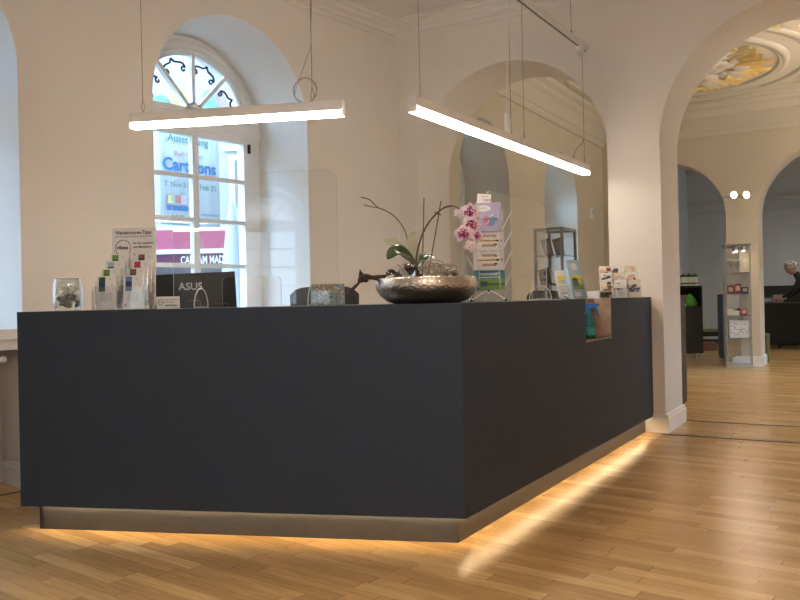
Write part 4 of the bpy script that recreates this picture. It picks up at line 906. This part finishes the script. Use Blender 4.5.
# brochure rack at the wall end
j = W(620, 300, 6.10); br = thing('brochure_rack', 'clear stepped brochure rack full of leaflets at the counter end by the pier', 'brochure rack', (j.x, 6.10, ZT), rotz(FCR) - RAD(62))
ac = MB(); ac.box(-.15, .15, -.06, .1, 0, .004)
grid = []
for r_ in range(3):
    for c_ in range(3):
        x0 = -.145 + c_ * .1; y0 = -.05 + r_ * .05; z0 = .006 + r_ * .055; ac.box(x0 - .001, x0 + .095, y0 - .006, y0 - .004, z0, z0 + .08); ac.box(x0 - .002, x0, y0 - .006, y0 + .03, z0, z0 + .1)
        grid.append((r_, c_, x0, y0, z0))
ac.build('acrylic_steps', ACRYL, br)
pal = ['skin', 'brown', 'cream', 'black', 'grey', 'maroon', 'lgrey', 'dkblue', 'skin']
for r_, c_, x0, y0, z0 in grid:
    b = MB(); M = Matrix.Translation((x0, y0, z0)) @ Matrix.Rotation(RAD(-10), 4, 'X') @ Matrix.Rotation(RAD((r_ + c_) % 3 * 3 - 3), 4, 'Y'); b.box(0, .09, 0, .012, 0, .135, 0, M)
    for q_ in range(12):
        u, v = rnd.uniform(.0, .055), rnd.uniform(.01, .10); b.box(u, u + rnd.uniform(.02, .035), -.0008 - .0003 * q_, 0, v, v + rnd.uniform(.012, .03), 1 + q_ % 3, M)
    k1, k2, k3 = pal[(r_ * 3 + c_) % 9], pal[(r_ + c_ * 2 + 3) % 9], pal[(r_ * 2 + c_ + 5) % 9]
    o = b.build('brochure', [WHITE if (r_ + c_) % 2 else PC['cream'], PC[k1], PC[k2], PC[k3]], None, loc=br.location); o.rotation_euler = br.rotation_euler
    tag(o, 'printed brochure in the %s column, %s step of the brochure rack by the pier' % (('left', 'middle', 'right')[c_], ('front', 'middle', 'rear')[r_]), 'brochure', 'brochures in the rack by the pier')
MB().box(-.06, .03, -.062, -.06, .075, .108).build('white_label', WHITE, br)

# ------------------------------------------------------------------ radiator at the left
ra = thing('radiator', 'white radiator under the window sill at the left edge', 'radiator', L3(lw[1], .18, 0), RZL)
b = MB()
for i in range(22):
    x = -.52 + i * .054; b.box(x, x + .045, -.06, .05, .12, .84)
b.build('radiator_fins', WHITEP, ra, bevel=.012)
MB().box(-.54, .67, -.065, .055, .84, .87).box(-.54, .67, -.065, .055, .09, .12).box(-.58, -.55, -.02, .02, 0, .1).box(.55, .58, -.02, .02, 0, .1).build('radiator_rails', WHITEP, ra, bevel=.01)
vm_ = Matrix.Translation((-.58, .13, .82)); MB().tube([(-.0, 0, 0), (-.09, 0, 0)], .02, 14, 0, vm_).tube([(.03, 0, 0), (.03, -.10, 0)], .012, 10, 0, vm_).build('thermostat_knob', WHITEP, ra)
MB().tube([(-.66, 0, .0), (-.66, 0, .1), (-.64, 0, .12)], .012, 8).tube([(-.69, -.04, .30), (-.63, -.04, .30)], .016, 10).build('pipe_valve', STEEL, ra)

# ------------------------------------------------------------------ hall: metal-framed glass cabinet
def vitrine(name, label, loc, rz, w, d, h, m, shelves, pr=.014, roof=None, foot=.0):
    r = thing(name, label, 'display cabinet', loc, rz); f = MB()
    for x in (-w / 2, w / 2 - pr * 2):
        for y in (-d / 2, d / 2 - pr * 2): f.box(x, x + pr * 2, y, y + pr * 2, foot, h)
    for z_ in (foot, h - pr * 2):
        f.box(-w / 2, w / 2, -d / 2, -d / 2 + pr * 2, z_, z_ + pr * 2); f.box(-w / 2, w / 2, d / 2 - pr * 2, d / 2, z_, z_ + pr * 2); f.box(-w / 2, -w / 2 + pr * 2, -d / 2, d / 2, z_, z_ + pr * 2); f.box(w / 2 - pr * 2, w / 2, -d / 2, d / 2, z_, z_ + pr * 2)
    f.build('metal_frame', m, r)
    for z_ in shelves: MB().box(-w / 2 + .01, w / 2 - .01, -d / 2 + .01, d / 2 - .01, z_, z_ + .006).build('glass_shelf', mat('shelf_glass', (.10, .13, .12), .1), r)
    MB().box(-w / 2 + .012, -w / 2 + .015, -d / 2, d / 2, foot + .02, h - .02).build('glass_side', GLASS, r); MB().box(w / 2 - .015, w / 2 - .012, -d / 2, d / 2, foot + .02, h - .02).build('glass_side', GLASS, r)
    MB().box(-w / 2, w / 2, -d / 2 + .012, -d / 2 + .015, foot + .02, h - .02).build('glass_door', GLASS, r)
    return r
kx = W(562, 230, 8.6); kc_ = Vector((kx.x, 8.6, 0)) - Vector((S.x, S.y, 0)) * .16 + Vector((T.x, T.y, 0)) * .235
v2 = vitrine('display_cabinet', 'grey metal-framed glass cabinet standing beyond the left archway', kc_, RZR, .33, .47, 1.89, FRAMEM, (.5, 1.10, 1.585))
for i, (dx, lb) in enumerate(((-.07, 'brown book leaning at the left of the cabinet shelf'), (.06, 'brown book leaning at the right of the cabinet shelf'))):
    b = MB(); b.box(-.05, .05, -.01, .012, 0, .20, 0, Matrix.Rotation(RAD(-14), 4, 'Y') @ Matrix.Rotation(RAD(-8), 4, 'X')); b.box(-.035, .035, -.011, -.01, .03, .17, 1, Matrix.Rotation(RAD(-14), 4, 'Y') @ Matrix.Rotation(RAD(-8), 4, 'X'))
    o = b.build('book', [mat('book_brown', (.20, .13, .09), .6), mat('book_print', (.28, .20, .14), .6)], None, loc=kc_ + Vector((S.x, S.y, 0)) * dx + Vector((0, 0, 1.592))); o.rotation_euler.z = RZR + RAD(20); tag(o, lb, 'book', 'books in the metal-framed cabinet')
# wall sensor
b = MB(); b.box(-.05, .05, -.035, 0, -.09, .09); p = R3(HS + .001, 5.85, 2.46); o = thing('wall_sensor', 'small white sensor box high on the hall wall beyond the left archway', 'sensor', p, rotz(FH) + PI * 0)
MB().box(-.05, .05, -.035, 0, -.09, .09).build('sensor_housing', WHITEP, o, bevel=.008); MB().ball((0, -.035, .03), .015, 0, 10).build('sensor_lens', mat('lens_grey', (.3, .3, .3), .3), o)

# ------------------------------------------------------------------ hall: tall vitrine in front of the far pier
vx = W(745, 366, 12.05); v1_ = vitrine('display_cabinet', 'tall narrow glass display cabinet with lit top standing in front of the far pier', (vx.x, 12.28, 0), RAD(-17), .36, .38, 1.87, mat('satin_alu', (.36, .34, .31), .35, .7), (.45, .79, 1.12, 1.44), .010)
MB().box(-.19, .19, -.20, .20, 1.85, 1.88).build('cabinet_top', mat('bronze_top', (.25, .20, .14), .4, .5), v1_); MB().box(-.185, .185, -.195, .195, .0, .05).build('cabinet_base', mat('satin_alu2', (.45, .43, .40), .4, .5), v1_)
MB().box(-.165, .165, .175, .18, .06, 1.84).build('mirror_back', mat('mirror', (.42, .44, .45), .03, 1.0), v1_)
MB().tube([(0, -.02, 1.775), (0, -.02, 1.85)], .03, 12).tube([(.10, -.02, 1.775), (.10, -.02, 1.85)], .03, 12).build('downlight', STEEL, v1_)
MB().lathe([(0, 1.773), (.022, 1.773)], 12, 0, (0.0, -.02, 0)).lathe([(0, 1.773), (.022, 1.773)], 12, 0, (.10, -.02, 0)).build('downlight_lens', mat('warm_lens', (1, .8, .5), .5, emit=(1, .75, .45), es=30), v1_)
def inside(name, label, cat, x, y, z, dims, mats, group='goods in the tall vitrine'):
    Mv = Matrix.Translation((vx.x, 12.28, 0)) @ Matrix.Rotation(RAD(-17), 4, 'Z'); p = Mv @ Vector((x, y, z + .0065)); b = MB(); w, d, h = dims
    b.box(-w / 2, w / 2, -d / 2, d / 2, 0, h)
    if len(mats) > 1: b.box(-w * .3, w * .3, -d / 2 - .001, -d / 2, h * .3, h * .8, 1)
    o = b.build(name, mats, None, loc=p, bevel=.002); o.rotation_euler.z = RAD(-17); return tag(o, label, cat, group)
inside('gift_box', 'white box with small red and black marks on the vitrine\'s lowest shelf', 'box', .01, -.02, .45, (.26, .2, .26), [WHITE])
b = MB(); Mv = Matrix.Translation((vx.x, 12.28, 0)) @ Matrix.Rotation(RAD(-17), 4, 'Z')
for i in range(26): u, v = rnd.uniform(-.1, .12), rnd.uniform(.03, .22); b.box(u, u + .014, -.122, -.1205, v, v + .012, i % 2)
bx = [o for o in col.objects if o.name == 'gift_box'][0]; b.build('printed_marks', [PC['red'], PC['black']], bx, loc=(0, 0, 0)); bx.children[0].location = (-.02, .021, 0)
for x, h_, lb, mk in ((-.10, .09, 'pale packet at the left of the second shelf', 'cream'), (-.02, .07, 'pale packet at the middle of the second shelf', 'lgrey'), (.09, .10, 'red packet on the second shelf', 'red'), ): inside('packet', lb + ' in the tall vitrine', 'packet', x - .01, -.08, .79, (.09, .12, h_), [PC[mk], PC['cream']])
for x, h_, z_, lb, mk in ((-.10, .12, 1.12, 'red-brown box at the left of the third shelf', 'maroon'), (.0, .15, 1.12, 'red-brown box at the middle of the third shelf', 'maroon'), (.10, .10, 1.12, 'dark box at the right of the third shelf', 'dkblue')): inside('packet', lb + ' in the tall vitrine', 'packet', x, -.06, z_, (.10, .1, h_), [PC[mk], PC['skin']])
for x in (-.11, -.03, .05, .13):
    p = Mv @ Vector((x - .01, -.06, 1.4465)); o = MB().lathe([(0, 0), (.022, 0), (.004, .008), (.004, .08), (.026, .12), (.03, .17), (.026, .21), (.024, .21), (.028, .17), (.022, .12), (0, .09)], 14).build('wine_glass', JARG, None, loc=p); tag(o, 'stemmed glass on the top shelf of the tall vitrine', 'glass', 'glasses on the top shelf of the tall vitrine')

# wooden floor-level cabinet seen past the pier
ck = thing('wooden_sideboard', 'dark brown wooden sideboard edge just behind the archway pier', 'sideboard', R3(2.225, 1.1, 0), RZR)
DB = mat('dark_walnut', (.035, .020, .013), .5, var=.2)
MB().box(-.26, .17, -.25, .35, .08, 1.10).build('carcass', DB, ck, bevel=.004); MB().box(-.28, .185, -.27, .37, 1.10, 1.13).build('top', DB, ck, bevel=.004); MB().box(-.24, .15, -.23, .33, 0, .08).build('plinth', DB, ck)
MB().box(.170, .178, -.22, .32, .14, 1.04).build('door', DB, ck); 

# dark mobile counter with jars
mcx = W(689, 360, 13.6); mcn = thing('mobile_counter', 'dark grey wheeled counter with an open compartment beyond the left far arch', 'counter', (mcx.x, 13.6, 0), RAD(-6))
MG = mat('anthracite_mobile', (.035, .037, .038), .5)
MB().box(-.30, .24, 0, .5, .13, .92).box(-.30, .24, 0, .5, 1.245, 1.275).box(-.30, -.28, 0, .5, .92, 1.25).box(.22, .24, 0, .5, .92, 1.25).build('carcass', MG, mcn); MB().box(-.28, .22, .45, .47, .92, 1.25).build('compartment_back', mat('brown_back', (.05, .035, .025), .6), mcn)
for x in (-.24, .19):
    for y in (.05, .44): 
        c_ = MB(); c_.box(x - .02, x + .02, y - .015, y + .015, .07, .13); c_.tube([(x, y - .012, .035), (x, y + .012, .035)], .035, 14); c_.build('castor', STEEL, mcn)
for i, x in enumerate((-.035, .055, .15)):
    p = Matrix.Translation((mcx.x, 13.6, 1.276)) @ Matrix.Rotation(RAD(-6), 4, 'Z') @ Vector((x, .12, 0)); r = thing('storage_jar', ('leftmost', 'middle', 'rightmost')[i] + ' of the three white jars with green lids on the wheeled counter', 'jar', p, 0, 'white jars with green lids')
    MB().lathe([(0, 0), (.05, 0), (.052, .01), (.052, .15), (0, .15)], 20).build('jar_body', WHITEP, r); MB().lathe([(.0, .15), (.055, .15), (.055, .19), (.03, .20), (.012, .205), (.012, .22), (0, .22)], 20).build('lid', mat('green_lid', (.03, .22, .08), .4), r); MB().lathe([(.0525, .03), (.0528, .03), (.0528, .055), (.0525, .055)], 20).build('green_band', mat('green_lid', (.03, .22, .08), .4), r)
p = Matrix.Translation((mcx.x, 13.6, .921)) @ Matrix.Rotation(RAD(-6), 4, 'Z') @ Vector((.06, .10, 0)); b = MB(); vs = []; n = 14
for i, (r_, z_) in enumerate(((.0, 0), (.11, .0), (.12, .05), (.09, .13), (.045, .19), (.02, .215), (.0, .22))):
    for k_ in range(n): a = 2 * PI * k_ / n; rr = r_ * (1 + .18 * math.sin(k_ * 2.6 + i)); vs.append((rr * math.cos(a), rr * .5 * math.sin(a), z_))
b.add(vs, [(i * n + k_, i * n + (k_ + 1) % n, (i + 1) * n + (k_ + 1) % n, (i + 1) * n + k_) for i in range(6) for k_ in range(n)], 0, True); bg = thing('green_bag', 'bright green cloth bag slumped in the open compartment of the wheeled counter', 'bag', p); b.build('bag_body', mat('green_cloth', (.12, .50, .08), .7, var=.15, scale=20), bg)
MB().tube(smooth([(-.08, -.03, .03), (-.11, -.05, .035), (-.13, -.06, .015)], 4), .012, 6).build('white_tie', WHITE, bg)

# green benches
GB = mat('olive_paint', (.15, .17, .06), .5)
def bench(label, p, L_, rz):
    r = thing('green_bench', label, 'bench', p, rz, 'olive green benches')
    MB().box(0, L_, -.16, .16, .42, .465).build('seat', GB, r)
    for x in (.0, L_ - .05):
        for y in (-.15, .10): MB().box(x, x + .05, y, y + .05, 0, .42).build('leg', GB, r)
    MB().box(.05, L_ - .05, -.12, .12, .33, .42).build('apron', mat('dark_under', (.02, .02, .015), .7), r); return r
bp_ = W(770, 363, 12.9); bq = W(757, 363, 12.9)
bench('olive green bench whose end shows right of the far pier', (bp_.x - .42, 13.25, 0), .51, RAD(-4))
bp2 = W(696, 345, 15.2); bench('olive green bench behind the tall vitrine, beside the wheeled counter', (bp2.x - .1, 15.2, 0), .85, RAD(-4))
dk = W(713, 345, 15.2); o = MB().box(0, .55, 0, .3, .0, .16).build('wooden_step', mat('red_brown_wood', (.16, .06, .03), .5), None, loc=(dk.x - .2, 15.9, 0)); tag(o, 'low red-brown wooden step under the far bench', 'step')
bt_ = W(731, 300, 13.6); o = thing('blue_bin', 'slim blue-grey wheeled bin half hidden behind the tall vitrine', 'bin', (bt_.x + .02, 13.9, 0)); MB().box(-.10, .12, -.1, .1, .06, 1.12).build('bin_body', mat('blue_grey', (.07, .11, .17), .5), o, bevel=.01); MB().ball((-.03, 0, 1.16), .035, 0, 10).build('bin_knob', WHITEP, o); MB().tube([(-.06, -.1, .035), (-.06, .1, .035)], .03, 12).tube([(.08, -.1, .035), (.08, .1, .035)], .03, 12).build('wheels', BLACK, o)

# dark back counter and person
dc = W(757, 350, 16.2); dcr = thing('dark_service_counter', 'long black service counter with raised back along the annex', 'counter', (dc.x - .1, 16.2, 0), RZR * .9)
NB_ = mat('near_black', (.012, .011, .010), .6)
MB().box(0, 3.2, 0, .6, .12, .90).build('carcass', NB_, dcr); MB().box(-.02, 3.22, -.02, .6, .90, .925).build('worktop', mat('black_top', (.03, .028, .026), .4), dcr); MB().box(0, 3.2, .56, .6, .925, 1.27).build('raised_back', mat('brown_black', (.022, .017, .013), .6), dcr)
for x in (.5, 1.5, 2.5): MB().tube([(x, .08, .04), (x, .12, .04)], .04, 12).box(x - .03, x + .03, .08, .12, .05, .12).build('castor', BLACK, dcr)
for x, mk, lb in ((771, 'teal', 'teal card box on the black service counter'), (781, 'cream', 'patterned cream card box on the black service counter beside the person\'s hand')):
    cy_ = 16.06 if x == 771 else 15.97; pp = W(x, 303, cy_); b = MB(); b.box(-.09, .09, 0, .08, 0, .16 if mk == 'cream' else .11); b.box(-.07, .07, -.001, 0, .03, .07, 1); o = b.build('card_box', [mat('box_' + mk, (.10, .20, .19) if mk == 'teal' else (.36, .28, .20), .6), PC['grey' if mk == 'teal' else 'brown']], None, loc=(pp.x, cy_ + .12, .927))
    o.rotation_euler.z = RZR * .9; tag(o, lb, 'box')

def skin(name, pts, edges, radii, m, parent, sub=2):
    me = bpy.data.meshes.new(name); me.from_pydata(pts, edges, []); o = bpy.data.objects.new(name, me); col.objects.link(o)
    md = o.modifiers.new('skin', 'SKIN'); md.use_smooth_shade = True; s_ = o.modifiers.new('sub', 'SUBSURF'); s_.levels = sub; s_.render_levels = sub
    for i, r_ in enumerate(radii):
        r_ = r_ if isinstance(r_, tuple) else (r_, r_); me.skin_vertices[0].data[i].radius = r_
    me.skin_vertices[0].data[0].use_root = True; me.materials.append(m)
    bpy.context.view_layer.update(); m2 = bpy.data.meshes.new_from_object(o.evaluated_get(bpy.context.evaluated_depsgraph_get()))
    for p_ in m2.polygons: p_.use_smooth = True
    bpy.data.objects.remove(o); n_ = bpy.data.objects.new(name, m2); col.objects.link(n_); n_.parent = parent
    if not m2.materials: m2.materials.append(m)
    return n_
pe = W(812, 352, 15.35); per = thing('person', 'grey-haired person in black clothes leaning over the black service counter', 'person', (pe.x, 15.35, 0), RAD(58))
SK = mat('skin', (.42, .24, .17), .6); CL = mat('black_clothes', (.014, .013, .014), .8, var=.3, scale=20)
# faces local +Y; bends forward; body in clothes as one figure
bp = [(0, 0, .93), (0, .02, 1.08), (0, .10, 1.27), (0, .17, 1.41), (0, .23, 1.47), (0, .28, 1.52),      # pelvis..neck
      (.10, 0, .88), (.11, .01, .50), (.11, -.02, .10), (.12, .12, .05), (-.10, 0, .88), (-.11, .02, .50), (-.11, 0, .10), (-.12, .14, .05),
      (.18, .16, 1.38), (.24, .24, 1.16), (.18, .44, 1.02), (-.18, .16, 1.38), (-.24, .26, 1.17), (-.16, .48, 1.03)]
be = [(0, 1), (1, 2), (2, 3), (3, 4), (4, 5), (0, 6), (6, 7), (7, 8), (8, 9), (0, 10), (10, 11), (11, 12), (12, 13), (3, 14), (14, 15), (15, 16), (3, 17), (17, 18), (18, 19)]
brd = [(.15, .12), (.145, .11), (.16, .12), (.15, .10), (.07, .07), (.055, .055), .095, .065, .045, .04, .095, .065, .045, .04, .065, .05, .036, .065, .05, .036]
skin('body', bp, be, brd, CL, per)
hm = Matrix.Translation((0, .34, 1.595)) @ Matrix.Rotation(RAD(-38), 4, 'X')
hd = MB(); hd.ball((0, 0, 0), .10, 0, 20, hm, (.78, .98, 1.18)); hd.ball((0, .095, -.02), .018, 0, 8, hm, (.8, 1.2, 1.4)); hd.ball((.078, -.005, -.01), .022, 0, 8, hm, (.4, .8, 1.3)); hd.ball((-.078, -.005, -.01), .022, 0, 8, hm, (.4, .8, 1.3)); hd.ball((0, .06, -.085), .04, 0, 10, hm, (.9, .8, .7)); hd.tube([(0, .24, 1.48), (0, .32, 1.56)], [.055, .052], 12)
hd.build('head', SK, per)
fc = MB(); fc.ball((.03, .09, .01), .009, 0, 8, hm); fc.ball((-.03, .09, .01), .009, 0, 8, hm); fc.box(-.022, .022, .088, .094, -.062, -.056, 0, hm); fc.build('face_features', PC['brown'], per)
hr = MB(); 
for i in range(90):
    a = rnd.uniform(0, 2 * PI); e = rnd.uniform(.0, 1.0); th = math.acos(1 - e * 1.15); v = Vector((math.sin(th) * math.cos(a) * .083, math.sin(th) * math.sin(a) * .105 - .018, math.cos(th) * .125 + .0))
    if v.y > .06 and v.z < .06: continue
    hr.ball(v, .03, 0, 7, hm, (1, 1, .8))
hr.build('hair', mat('grey_hair', (.42, .39, .36), .8, var=.2, scale=50), per)
for sx, hp in ((1, Vector((.18, .44, 1.02))), (-1, Vector((-.16, .48, 1.03)))):
    pts = [tuple(hp), tuple(hp + Vector((0, .05, -.015))), tuple(hp + Vector((0, .09, -.03)))]; ed = [(0, 1), (1, 2)]; rr = [(.028, .022), (.036, .018), (.036, .014)]
    for f_ in range(4):
        base = len(pts); x = (-.027 + .018 * f_); ln = (.07, .08, .075, .06)[f_]; pts += [tuple(hp + Vector((x, .10, -.032))), tuple(hp + Vector((x, .10 + ln * .5, -.045))), tuple(hp + Vector((x, .10 + ln * .85, -.075)))]; ed += [(2, base), (base, base + 1), (base + 1, base + 2)]; rr += [.009, .008, .007]
    base = len(pts); pts += [tuple(hp + Vector((-sx * .035, .05, -.025))), tuple(hp + Vector((-sx * .055, .085, -.045)))]; ed += [(1, base), (base, base + 1)]; rr += [.011, .008]
    skin('hand', pts, ed, rr, SK, per, 1)
for sx in (-1, 1): MB().ball((sx * .115, .06, .045), .05, 0, 12, None, (1, 2.3, .85)).build('shoe', BLACK, per)

# ------------------------------------------------------------------ ceiling stucco in the hall
cz = H2; sc = Vector((1.88, 4.35)); ea, eb = 1.18, 1.40
st = MB()
def ell(f_, ang): return (sc.x + ea * f_ * math.cos(ang), sc.y + eb * f_ * math.sin(ang))
def ell_ring(b, f0, f1, z0, z1, m=0, n=72):
    vs = []
    for i in range(n):
        a = 2 * PI * i / n
        for f_, z_ in ((f0, cz), (f0, z0), (f1, z1), (f1, cz)): x, y = ell(f_, a); vs.append((x, y, z_))
    b.add(vs, [(i * 4 + k_, i * 4 + k_ + 1, ((i + 1) % n) * 4 + k_ + 1, ((i + 1) % n) * 4 + k_) for i in range(n) for k_ in range(3)], m, True, FR)
ell_ring(st, 1.08, 1.0, cz - .02, cz - .05); ell_ring(st, 1.0, .96, cz - .05, cz - .02); ell_ring(st, 1.36, 1.30, cz - .015, cz - .045); ell_ring(st, 1.30, 1.24, cz - .045, cz - .015)
ro = thing('ceiling_medallion', 'oval stucco ceiling medallion with gilded rays in the hall', 'ceiling ornament', R3(sc.x, sc.y, cz), 0)
iv = Matrix.Translation(-ro.location)
def sub_build(b, name, m): b.v = [tuple(iv @ Vector(v)) for v in b.v]; return b.build(name, m, ro)
sub_build(st, 'oval_moulding', mat('moulding_paint', (.62, .58, .50), .8))
cl_ = MB()
for i in range(120):
    a = rnd.uniform(0, 2 * PI); f_ = rnd.uniform(0, .62) ** .8; x, y = ell(f_, a); cl_.ball(tuple(FR @ Vector((x, y, cz - .01))), rnd.uniform(.06, .13), 0, 10, None, (1.2, 1, .45))
sub_build(cl_, 'stucco_clouds', STUCCO)
go = MB()
for i in range(54):
    a = 2 * PI * i / 54 + rnd.uniform(-.03, .03); f0 = rnd.uniform(.5, .66); f1 = rnd.uniform(.80, .93); x0, y0 = ell(f0, a); x1, y1 = ell(f1, a); p0, p1 = R3(x0, y0, cz - .03), R3(x1, y1, cz - .025)
    d_ = (p1 - p0).normalized(); n2 = Vector((-d_.y, d_.x, 0)); w0, w1 = .014, .034
    go.add([p0 + n2 * w0, p0 - n2 * w0, p1 - n2 * w1, p1 + n2 * w1, p0 + Vector((0, 0, -.02)), p1 + Vector((0, 0, -.03))], [(0, 4, 5, 3), (4, 1, 2, 5), (3, 5, 2), (0, 1, 4)], 0, False)
for g_ in range(5):                                         # gilded feather groups
    a = RAD(100 + g_ * 42); x, y = ell(.42, a); c0 = R3(x, y, cz - .06)
    for k_ in range(9):
        th = a + RZR + RAD(-50 + k_ * 12); d_ = Vector((math.cos(th), math.sin(th), 0)); go.tube([c0, c0 + d_ * .18 + Vector((0, 0, -.04)), c0 + d_ * rnd.uniform(.28, .4)], [.02, .024, .008], 5)
sub_build(go, 'gilded_rays', GOLD)
cv = MB(); gv = MB()                                         # curved frame mouldings round the oval
for a0, a1, rr in ((62, 118, 1.62), (140, 200, 1.62), (-20, 32, 1.62), (215, 325, 1.62)):
    pts = []; n = 20
    for i in range(n + 1):
        a = RAD(a0 + (a1 - a0) * i / n); w = 1.62 + .06 * math.cos(PI * (i / n - .5) * 2); x, y = ell(w, a)
        if x < HS + .4 or y > T2 - .45 or y < 1.1: continue
        pts.append(R3(x, y, cz - .012))
    if len(pts) > 3:
        cv.tube(pts, .045, 8); cv.tube([p + Vector((0, 0, 0)) + (p - R3(sc.x, sc.y, cz)).normalized() * .10 for p in pts], .03, 8); gv.tube([p + Vector((0, 0, -.02)) - (p - R3(sc.x, sc.y, cz)).normalized() * .06 for p in pts], .016, 6)
for x0, y0 in ((3.3, 2.9), (3.95, 3.6), (3.9, 5.0), (3.4, 5.7)):
    for d_ in (0, .07): cv.box(x0 - .16 + d_, x0 + .16 - d_, y0 - .2 + d_, y0 + .2 - d_, cz - .04 - d_ * .3, cz, 0, FR)
    gv.box(x0 - .17, x0 - .145, y0 - .2, y0 + .2, cz - .05, cz, 0, FR); gv.box(x0 - .17, x0 + .16, y0 - .21, y0 - .19, cz - .05, cz, 0, FR)
for d_ in (0, .09, .17): cv.box(4.3 + d_, 4.35 + d_, 1.2, 6.1, cz - .05, cz, 0, FR); cv.box(.9, 7.2, .98 + d_ * .8, 1.02 + d_ * .8, cz - .045, cz, 0, FR)
sub_build(cv, 'scroll_moulding', mat('moulding_paint', (.62, .58, .50), .8)); sub_build(gv, 'gilded_edge', GOLD)

# hall spotlights on the far pier
for i, (x, lb) in enumerate(((733, 'left of the two bright round spotlights above the tall vitrine'), (745.5, 'right of the two bright round spotlights above the tall vitrine'))):
    p = W(x, 195, 12.1); r = thing('spotlight', lb, 'spotlight', p, 0, 'spotlights above the tall vitrine')
    M = Matrix.Rotation(RAD(90), 4, 'X') @ Matrix.Rotation(RAD(12), 4, 'Y')
    MB().tube([(0, 0, -.09), (0, 0, .02)], .05, 20, 0, M).tube([(0, 0, -.05), (0, .0, -.26)], .012, 8, 0, M).build('lamp_head', WHITEP, r)
    MB().lathe([(0, .021), (.046, .021)], 20, 0, (0, 0, 0), M).build('lens', mat('spot_lens', (1, .9, .75), .5, emit=(1, .84, .58), es=70), r)

# ------------------------------------------------------------------ light
def area(name, p, target, size, power, color, sy=None):
    ld_ = bpy.data.lights.new(name, 'AREA'); ld_.energy = power; ld_.color = color; ld_.size = size
    if sy: ld_.shape = 'RECTANGLE'; ld_.size_y = sy
    o = bpy.data.objects.new(name, ld_); col.objects.link(o); o.location = p; o.rotation_euler = (Vector(target) - Vector(p)).to_track_quat('-Z', 'Y').to_euler(); return o
w = bpy.data.worlds.new('world'); scene.world = w; w.use_nodes = True; nt = w.node_tree
bg_ = nt.nodes['Background']; tcw = nt.nodes.new('ShaderNodeTexCoord'); sx_ = nt.nodes.new('ShaderNodeSeparateXYZ'); nt.links.new(tcw.outputs['Generated'], sx_.inputs[0])
rw = nt.nodes.new('ShaderNodeValToRGB'); rw.color_ramp.elements[0].color = (.56, .66, .76, 1); rw.color_ramp.elements[1].color = (.46, .66, 1, 1); rw.color_ramp.elements[0].position = 0; rw.color_ramp.elements[1].position = .7
nt.links.new(sx_.outputs[2], rw.inputs['Fac']); nt.links.new(rw.outputs[0], bg_.inputs['Color']); bg_.inputs['Strength'].default_value = 1.7

def point_spot(p, target, power, color, ang=100, blend=.6, size=.04):
    l_ = bpy.data.lights.new('unseen_spot_light', 'SPOT'); l_.energy = power; l_.color = color; l_.spot_size = RAD(ang); l_.spot_blend = blend; l_.shadow_soft_size = size
    o = bpy.data.objects.new('unseen_spot_light', l_); col.objects.link(o); o.location = p; o.rotation_euler = (Vector(target) - Vector(p)).to_track_quat('-Z', 'Y').to_euler(); return o
WARM = (1.0, .80, .58)
for s_, t_, pw in ((3.4, 3.0, 26), (5.4, 2.8, 32), (3.0, 5.0, 22), (5.6, 5.2, 24)):
    point_spot(R3(s_, t_, 3.5), R3(s_ + .1, t_, 0), pw, WARM, 150, .8, .08)  # unseen downward spots for the hall, no fixtures built
for s_, t_, pw in ((5.0, 3.0, 60), (6.2, 5.0, 50)    ): point_spot(R3(s_, t_, 2.6), R3(s_ - .6, t_, 4.0), pw, WARM, 160, .8, .08)  # uplights without fixtures, added to brighten the hall ceiling and upper walls
for s_, t_, pw in ((3.5, 9.4, 40), (6.0, 9.6, 40)): point_spot(R3(s_, t_, 3.5), R3(s_, t_ + .3, 0), pw, (1, .9, .8), 150, .8, .08)  # unseen spots brightening the annex, no fixtures built

SKY = (.36, .64, 1.0)
def sky_light(M, a_, power, side=1.3):
    area('window_sky_light', M @ Vector((a_ + side, 3.4, 4.9)), M @ Vector((a_ - .1, .3, 2.0)), 2.4, power, SKY)
sky_light(FL, lw[0], 120); sky_light(FL, lw[1], 95); sky_light(FL, lw[3], 200, 0); sky_light(FH, 4.49 - .66, 430, -1.3)
sky_light(FB, 1.6, 420, 0); sky_light(FB, 5.32, 420, 0)
for a_ in (1.8, 4.3): sky_light(FE, a_, 620, 0)  # daylight added through the invented hall windows, lifts ceiling and left wall
for a_ in (1.6, 3.9): sky_light(FG, a_, 420, 0)  # daylight added through the made-up annex windows
scene.view_settings.view_transform = 'Standard'; scene.view_settings.look = 'None'; scene.view_settings.gamma = 1; scene.view_settings.use_curve_mapping = False
scene.view_settings.exposure = 1.5
